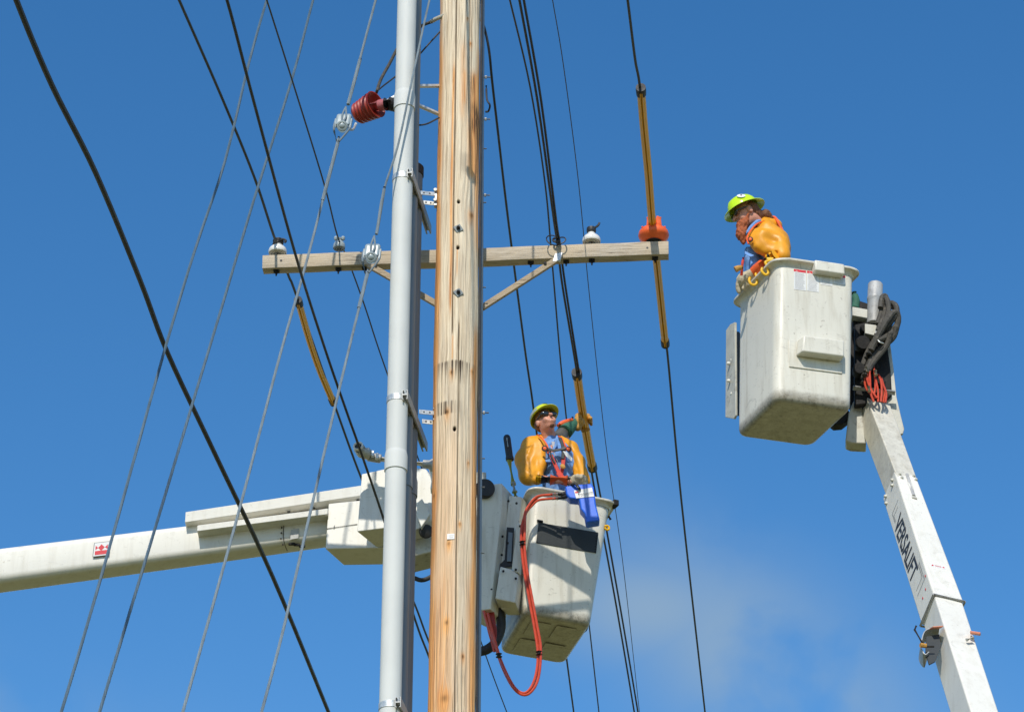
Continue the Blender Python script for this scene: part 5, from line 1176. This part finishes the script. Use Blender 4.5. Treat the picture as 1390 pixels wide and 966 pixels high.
# beard, hair, ponytail
bq = h1_.p(0, .078, -.085)
bd = [ell(h1_.p(0, .064, -.086), (.048, .042, .032), h1_.ax()), cone(bq, bq + V(-.004, 0, -.085), .044, .040), cone(bq + V(-.004, 0, -.07), bq + V(.004, 0, -.150), .042, .018), cone(h1_.p(-.058, .02, -.04), h1_.p(-.035, .065, -.09), .013, .022), cone(h1_.p(.058, .02, -.04), h1_.p(.035, .065, -.09), .013, .022)]
sdf_mb(bd, .03, .006, disp=folds(190, .0025, 2)).build('beard', M['beard'], man1, ang=180)
hr = [ell(h1_.p(0, -.035, .02), (.083, .085, .075), h1_.ax()), ell(h1_.p(0, -.07, -.03), (.06, .05, .05), h1_.ax()), cone(h1_.p(0, -.10, -.04), h1_.p(0, -.155, -.045), .034, .036), cone(h1_.p(0, -.155, -.045), h1_.p(0, -.185, -.095), .036, .018)]
sdf_mb(hr, .02, .007, cuts=[ell(h1_.p(0, .10, -.02), (.12, .11, .13), h1_.ax())], disp=folds(160, .002, 5)).build('hair', M['hair'], man1, ang=180)
hm1 = helmet_mb(h1_, True).build('helmet', M['lime'], man1, ang=45)
q = h1_.p(-.082, .02, .128) ; nrm_ = -h1_.r * .8 + h1_.u * .6
mb = MB(); mb.lathe([(.026, 0), (.026, .002)], h1_.p(-.0905, .012, .115), (-h1_.r * .86 + h1_.u * .52), 20, sx=1.25); mb.build('helmet_sticker', M['decal_white'], hm1)
mb = MB(); mb.box(h1_.p(-.0915, .010, .1165), (.012, .004, .016), (h1_.f, (-h1_.r * .86 + h1_.u * .52).normalized(), h1_.u)); mb.build('sticker_print', M['decal_black'], hm1)
gpr = [ell(h1_.p(s * .033, .092, .020), (.032, .012, .021), h1_.ax()) for s in (-1, 1)] + [cone(h1_.p(s * .06, .078, .024), h1_.p(s * .080, -.005, .020), .008, .005) for s in (-1, 1)]
sdf_mb(gpr, .008, .004).build('sunglasses', M['lens'], man1, ang=180)
mb = MB(); mb.tube([P(1009, 350, 17.40), P(1007.5, 360, 17.40), P(1006.5, 374, 17.44)], .010, 8, sm=3); mb.build('harness_strap', M['harness_red'], man1)
mb = MB(); mb.tube([P(1006, 363, 17.38), P(1002, 364, 17.36), P(998, 366, 17.36)], [.018, .022, .024], 12, sm=3); mb.build('tool_pouch', M['leather_tan'], man1)
mb = MB(); mb.prism([P(1011, 341, 17.43), P(1024, 347, 17.42), P(1019, 349, 17.41), P(1011, 345, 17.42)], V(0, -.005, 0)); mb.build('pocket_flap', M['blue_shirt'], man1, bevel=.002)

# ----- lineman in the lower bucket
HP2 = P(741, 573, 19.86)
h2_ = Frame(HP2, (.32, -.86, .30), (-.24, .1, 1))
man2 = thing('person', 'worker in sunglasses and yellow helmet in the lower bucket gripping a yellow hose', 'person', V(P(765, 720, 20.0).x, 20.0, z_b2 + .03))
neck2 = P(748, 601, 19.93); chest2 = P(757, 628, 19.92); belly2 = P(762, 668, 19.97); pel2 = P(768, 700, 20.0); zf2 = z_b2 + .06
sR, sL = P(726, 612, 19.95), P(773, 614, 19.97)
eR, wR, hR = P(722, 648, 19.80), P(756, 652, 19.66), P(776, 653, 19.64)
eL, wL, hL = P(763, 598, 20.22), P(779, 578, 20.33), P(789, 573, 20.34)
legs = []
for s_ in (-.11, .11):
    hip = pel2 + V(s_, 0, -.02); kn = V(hip.x, hip.y - .03, (hip.z + zf2) / 2); an = V(hip.x, hip.y, zf2 + .06)
    legs += [cone(hip, kn, .085, .06), cone(kn, an, .055, .04), cone(an, an + V(0, -.13, -.03), .04, .035)]
torso = [cone(neck2, chest2, .07, .125), cone(chest2, belly2, .135, .13), cone(belly2, pel2, .13, .14), cone(sR, sL, .07, .065)]
arms = [cone(sR, eR, .050, .038), cone(eR, wR, .034, .024), cone(wR, hR, .023, .024), cone(sL, eL, .048, .040), cone(eL, wL, .042, .032), cone(wL, hL, .03, .03)]
sdf_mb(head_prims(h2_) + [cone(h2_.p(0, -.02, -.05), neck2, .055, .060)] + torso + arms + legs, .022, .009).build('body', M['skin'], man2, ang=180)
sdf_mb([grow(f, .013) for f in torso + arms[:1]], .04, .009, cuts=[ell(P(748, 600, 19.74), (.048, .11, .075))], disp=folds(80, .0038, 4)).build('shirt', M['blue_shirt'], man2, ang=180)
sdf_mb([grow(f, .014) for f in legs], .03, .014).build('trousers', M['denim'], man2, ang=180)
for pts_ in ([(739, 597), (743, 603), (748, 610)], [(754, 597), (755, 603), (751, 610)]):
    mb = MB(); q_ = [P(x, y, 19.76) for x, y in pts_]; mb.sweep(smooth_path(q_, 4), rrect(.022, .010, .004, 2), hint=(0, -1, .3)); mb.build('collar', M['blue_shirt'], man2)
mb = MB(); mb.prism([P(748.5, 599, 19.80), P(753, 599, 19.80), P(752, 612, 19.765), P(758, 629, 19.755), P(753, 618, 19.76)], V(0, .01, 0)); mb.build('undershirt', M['tee'], man2)
# harness
def strap(pts_, w_, mat, Y0=19.735, name='harness_strap'):
    mb = MB(); q_ = [P(x, y, Y0 + (r[0] if r else 0)) for x, y, *r in pts_]; mb.sweep(smooth_path(q_, 4), rrect(w_, .008, .003, 1), hint=(0, -1, .3)); mb.build(name, M[mat], man2)
strap([(748, 617), (753, 629), (758, 640), (762, 650)], .030, 'harness_red'); strap([(766, 604), (765, 618), (764, 632), (761, 646)], .032, 'harness_red', 19.73)
strap([(758, 641), (763, 648)], .045, 'harness_red', 19.72); strap([(744, 609), (752, 611), (764, 609), (768, 607)], .028, 'black', 19.715, 'chest_strap')
strap([(760, 594), (763, 602), (764.5, 611), (764, 622)], .028, 'black', 19.72, 'chest_strap'); strap([(746.5, 612), (749, 620), (753, 628)], .014, 'black', 19.722, 'chest_strap')
sdf_mb([ell(P(764, 633, 19.70), (.020, .012, .026), ((.8, 0, .6), (0, 1, 0), (-.6, 0, .8)))], .01, .004).build('harness_buckle', M['leather_tan'], man2, ang=180)
mb = MB(); mb.prism([P(764, 612, 19.712), P(769, 613, 19.72), P(777, 622, 19.75), P(776, 626, 19.75), P(768, 619, 19.72)], V(0, -.004, 0)); mb.build('name_patch', M['decal_white'], man2)
for a_, b_ in (((740, 624), (751, 622)), ((769, 625), (778, 629))):
    mb = MB(); mb.prism([P(*a_, 19.765), P(*b_, 19.76), P(b_[0] - 1, b_[1] + 5, 19.76), P(a_[0] + 1, a_[1] + 3, 19.765)], V(0, -.005, 0)); mb.build('pocket_flap', M['blue_shirt'], man2, bevel=.002)
# rubber sleeves
cp1 = [cone(P(736, 597, 19.93), P(722, 606, 19.92), .045, .082), cone(P(722, 606, 19.92), P(714.5, 624, 19.88), .080, .090), cone(P(714.5, 624, 19.88), P(717, 645, 19.82), .090, .078), cone(P(719, 645, 19.82), P(729, 649, 19.74), .075, .055), cone(P(733, 603, 19.86), P(732, 630, 19.80), .055, .055), cone(P(733, 598, 19.95), P(755, 600, 20.08), .045, .05),
       cone(P(732, 630, 19.8), P(728, 643, 19.78), .05, .055)]
sdf_mb(cp1, .04, .007, cuts=[cone(P(732, 649, 19.66), P(742, 650, 19.6), .036, .05)], disp=creases([(P(722, 602, 19.80), P(714, 622, 19.76), -1), (P(730, 604, 19.78), P(733, 628, 19.74), 1), (P(708, 626, 19.80), P(726, 646, 19.70), 1), (P(714, 612, 19.78), P(724, 636, 19.72), 1), (P(722, 632, 19.70), P(734, 640, 19.70), -.8)], .018, .025)).build('rubber_sleeve', M['cape'], man2, ang=180)
cp2 = [cone(P(760, 598, 20.0), P(773, 609, 19.95), .045, .068), cone(P(774, 610, 19.94), P(784, 628, 19.90), .062, .062), cone(P(784, 626, 19.88), P(789, 650, 19.82), .052, .060), cone(P(789, 645, 19.84), P(794, 654, 19.8), .05, .045)]
sdf_mb(cp2, .04, .007, disp=creases([(P(768, 604, 19.88), P(786, 640, 19.80), 1), (P(776, 606, 19.88), P(792, 634, 19.82), -1), (P(781, 640, 19.80), P(796, 650, 19.76), 1)], .016, .02)).build('rubber_sleeve', M['cape'], man2, ang=180)
for pts_ in ([(730, 590, 19.80), (737, 596, 19.76), (743, 605, 19.735), (744, 615, 19.73)], [(758, 592, 19.86), (763, 595, 19.82), (766, 602, 19.80), (770, 609, 19.79)]):
    mb = MB(); mb.tube([P(*p_) for p_ in pts_], .007, 8, sm=4); mb.build('sleeve_edge', M['orange'], man2)
for (x, y, Y) in ((739.5, 608.5, 19.715), (771.5, 609.5, 19.79)):
    q = P(x, y, Y); mb = MB(); mb.torus(q, V(0, -1, 0), .021, .006, 20, 8); mb.build('button_ring', M['black'], man2); mb = MB(); mb.lathe([(.017, 0), (.013, .009), (.0001, .012)], q, V(.1, -1, -.2), 16); mb.build('button', M['orange'], man2)
# lower arm bands and glove
for x0, x1, r_, m_, nm in ((729.5, 732, .040, 'yellow', 'cuff_band'), (731, 735.5, .034, 'yellow', 'cuff_band'), (735, 748, .038, 'black', 'cuff_band'), (747, 770.5, .046, 'orange', 'glove_cuff'), (770, 779, .041, 'leather', 'glove_cuff'), (772.5, 775.5, .043, 'black', 'glove_strap')):
    mb = MB(); y0 = lambda x: 650 + (x - 730) * .06; mb.tube([P(x0, y0(x0), 19.66), P(x1, y0(x1), 19.655)], [r_, r_ * (1.06 if nm == 'glove_cuff' else 1)], 18); mb.build(nm, M[m_], man2)
gl = glove(None, P(775, 652.5, 19.655), P(783, 652, 19.64), V(1, -.05, -.16), V(.1, -.6, .7), .2, .065, curl=V(.2, -.3, -1), thumb=V(0, -1, .1))
sdf_mb([grow(f, .003) for f in gl], .012, .005).build('glove', M['leather'], man2, ang=180)
# raised arm: charcoal sleeve, green gauntlet, orange edge, tan glove round the hose
mb = MB(); mb.tube([P(752, 598, 20.15), P(760, 592, 20.2), P(766, 585, 20.24), P(771, 581, 20.27)], [.05, .058, .052, .048], 18, sm=3); mb.build('arm_sleeve', M['grey_sleeve'], man2)
mb = MB(); mb.tube([P(751.5, 590, 20.12), P(755, 594, 20.12), P(759, 596.5, 20.14)], .010, 8, sm=3); mb.build('sleeve_edge', M['yellow'], man2)
mb = MB(); mb.tube([P(765, 588, 20.22), P(769, 583, 20.26), P(776, 577.5, 20.29), P(783, 573.5, 20.32)], [.064, .066, .052, .040], 20, sm=3); mb.build('gauntlet', M['green_cloth'], man2)
mb = MB(); mb.tube([P(757, 577.5, 20.2), P(765, 573.5, 20.22), P(777, 569, 20.25)], [.016, .022, .014], 10, sm=3); mb.build('glove_cuff', M['orange'], man2)
mb = MB(); mb.tube([P(776.5, 567.5, 20.24), P(777.5, 566, 20.24)], .010, 8); mb.build('cuff_toggle', M['black'], man2)
HD = (PZ(800, 600, za) - PZ(789, 548, za)).normalized(); hc = PZ(794.2, 573, za + .005)
side = V(-.1, 0, 1)
pr = [cone(wL, P(787, 572.5, 20.30), .038, .042), cone(P(785, 565, 20.32), P(784, 580, 20.30), .030, .032)]
for i, t_ in enumerate((-.055, -.018, .018, .052)):          # fingers pass behind the hose and show on its right
    c_ = hc + HD * t_; pth = []
    for k, a in enumerate((205, 150, 95, 45, 5)):
        lat = HD.cross(V(0, 0, 1)).normalized(); upv = lat.cross(HD).normalized()
        rr = .052 - (.004 if i in (0, 3) else 0); pth.append(c_ + lat * rr * math.cos(R(a)) + upv * rr * math.sin(R(a)))
    for k in range(4): pr.append(cone(pth[k], pth[k + 1], .018 - .0012 * k, .017 - .0012 * k))
lat = HD.cross(V(0, 0, 1)).normalized(); upv = lat.cross(HD).normalized()
tp = [hc + lat * -.055 * (1 if lat.x > 0 else -1) + HD * .04, hc - upv * .052 + HD * .05 + lat * -.02 * (1 if lat.x > 0 else -1), hc - upv * .045 + HD * .045 + lat * .025 * (1 if lat.x > 0 else -1)]
pr += [cone(P(786, 577, 20.3), tp[0], .024, .019), cone(tp[0], tp[1], .019, .0165), cone(tp[1], tp[2], .0165, .014)]
tip = P(801.5, 567.5, 20.42); pr += [cone(hc + lat * (.045 if lat.x > 0 else -.045) + HD * -.02, tip, .020, .018)]
sdf_mb(pr, .012, .006).build('glove', M['leather_tan'], man2, ang=180)
hm2 = helmet_mb(h2_, False).build('helmet', M['lime2'], man2, ang=45)
mb = MB()
for s_ in (-1,):
    pth = [h2_.p(.9 * .119 * math.cos(a), -.008 + 1.08 * .119 * math.sin(a), .082) for a in [R(x) for x in range(-70, 42, 12)]]
    mb.sweep(pth, rrect(.004, .022, .0015, 1), hint=tuple(h2_.u))
mb.build('helmet_tape', M['silver'], hm2)
mb = MB(); mb.torus(h2_.p(0, .085, .130), (h2_.f * .6 + h2_.u * .8), .018, .0025, 16, 6); mb.build('helmet_emblem', M['decal_black'], hm2)
gpr = [ell(h2_.p(s * .035, .090, .014), (.037, .018, .026), h2_.ax()) for s in (-1, 1)] + [cone(h2_.p(s * .064, .078, .022), h2_.p(s * .080, -.005, .018), .010, .006) for s in (-1, 1)]
sdf_mb(gpr, .008, .004).build('sunglasses', M['lens'], man2, ang=180)
sdf_mb([ell(h2_.p(0, .062, -.100), (.022, .026, .014), h2_.ax())], .02, .006).build('beard', M['hair'], man2, ang=180)
hr = [ell(h2_.p(0, -.035, .02), (.080, .085, .07), h2_.ax())]
sdf_mb(hr, .02, .008, cuts=[ell(h2_.p(0, .09, -.02), (.12, .11, .13), h2_.ax())]).build('hair', M['hair'], man2, ang=180)

for o in bpy.data.objects:
    if '_loc' in o.keys(): del o['_loc']
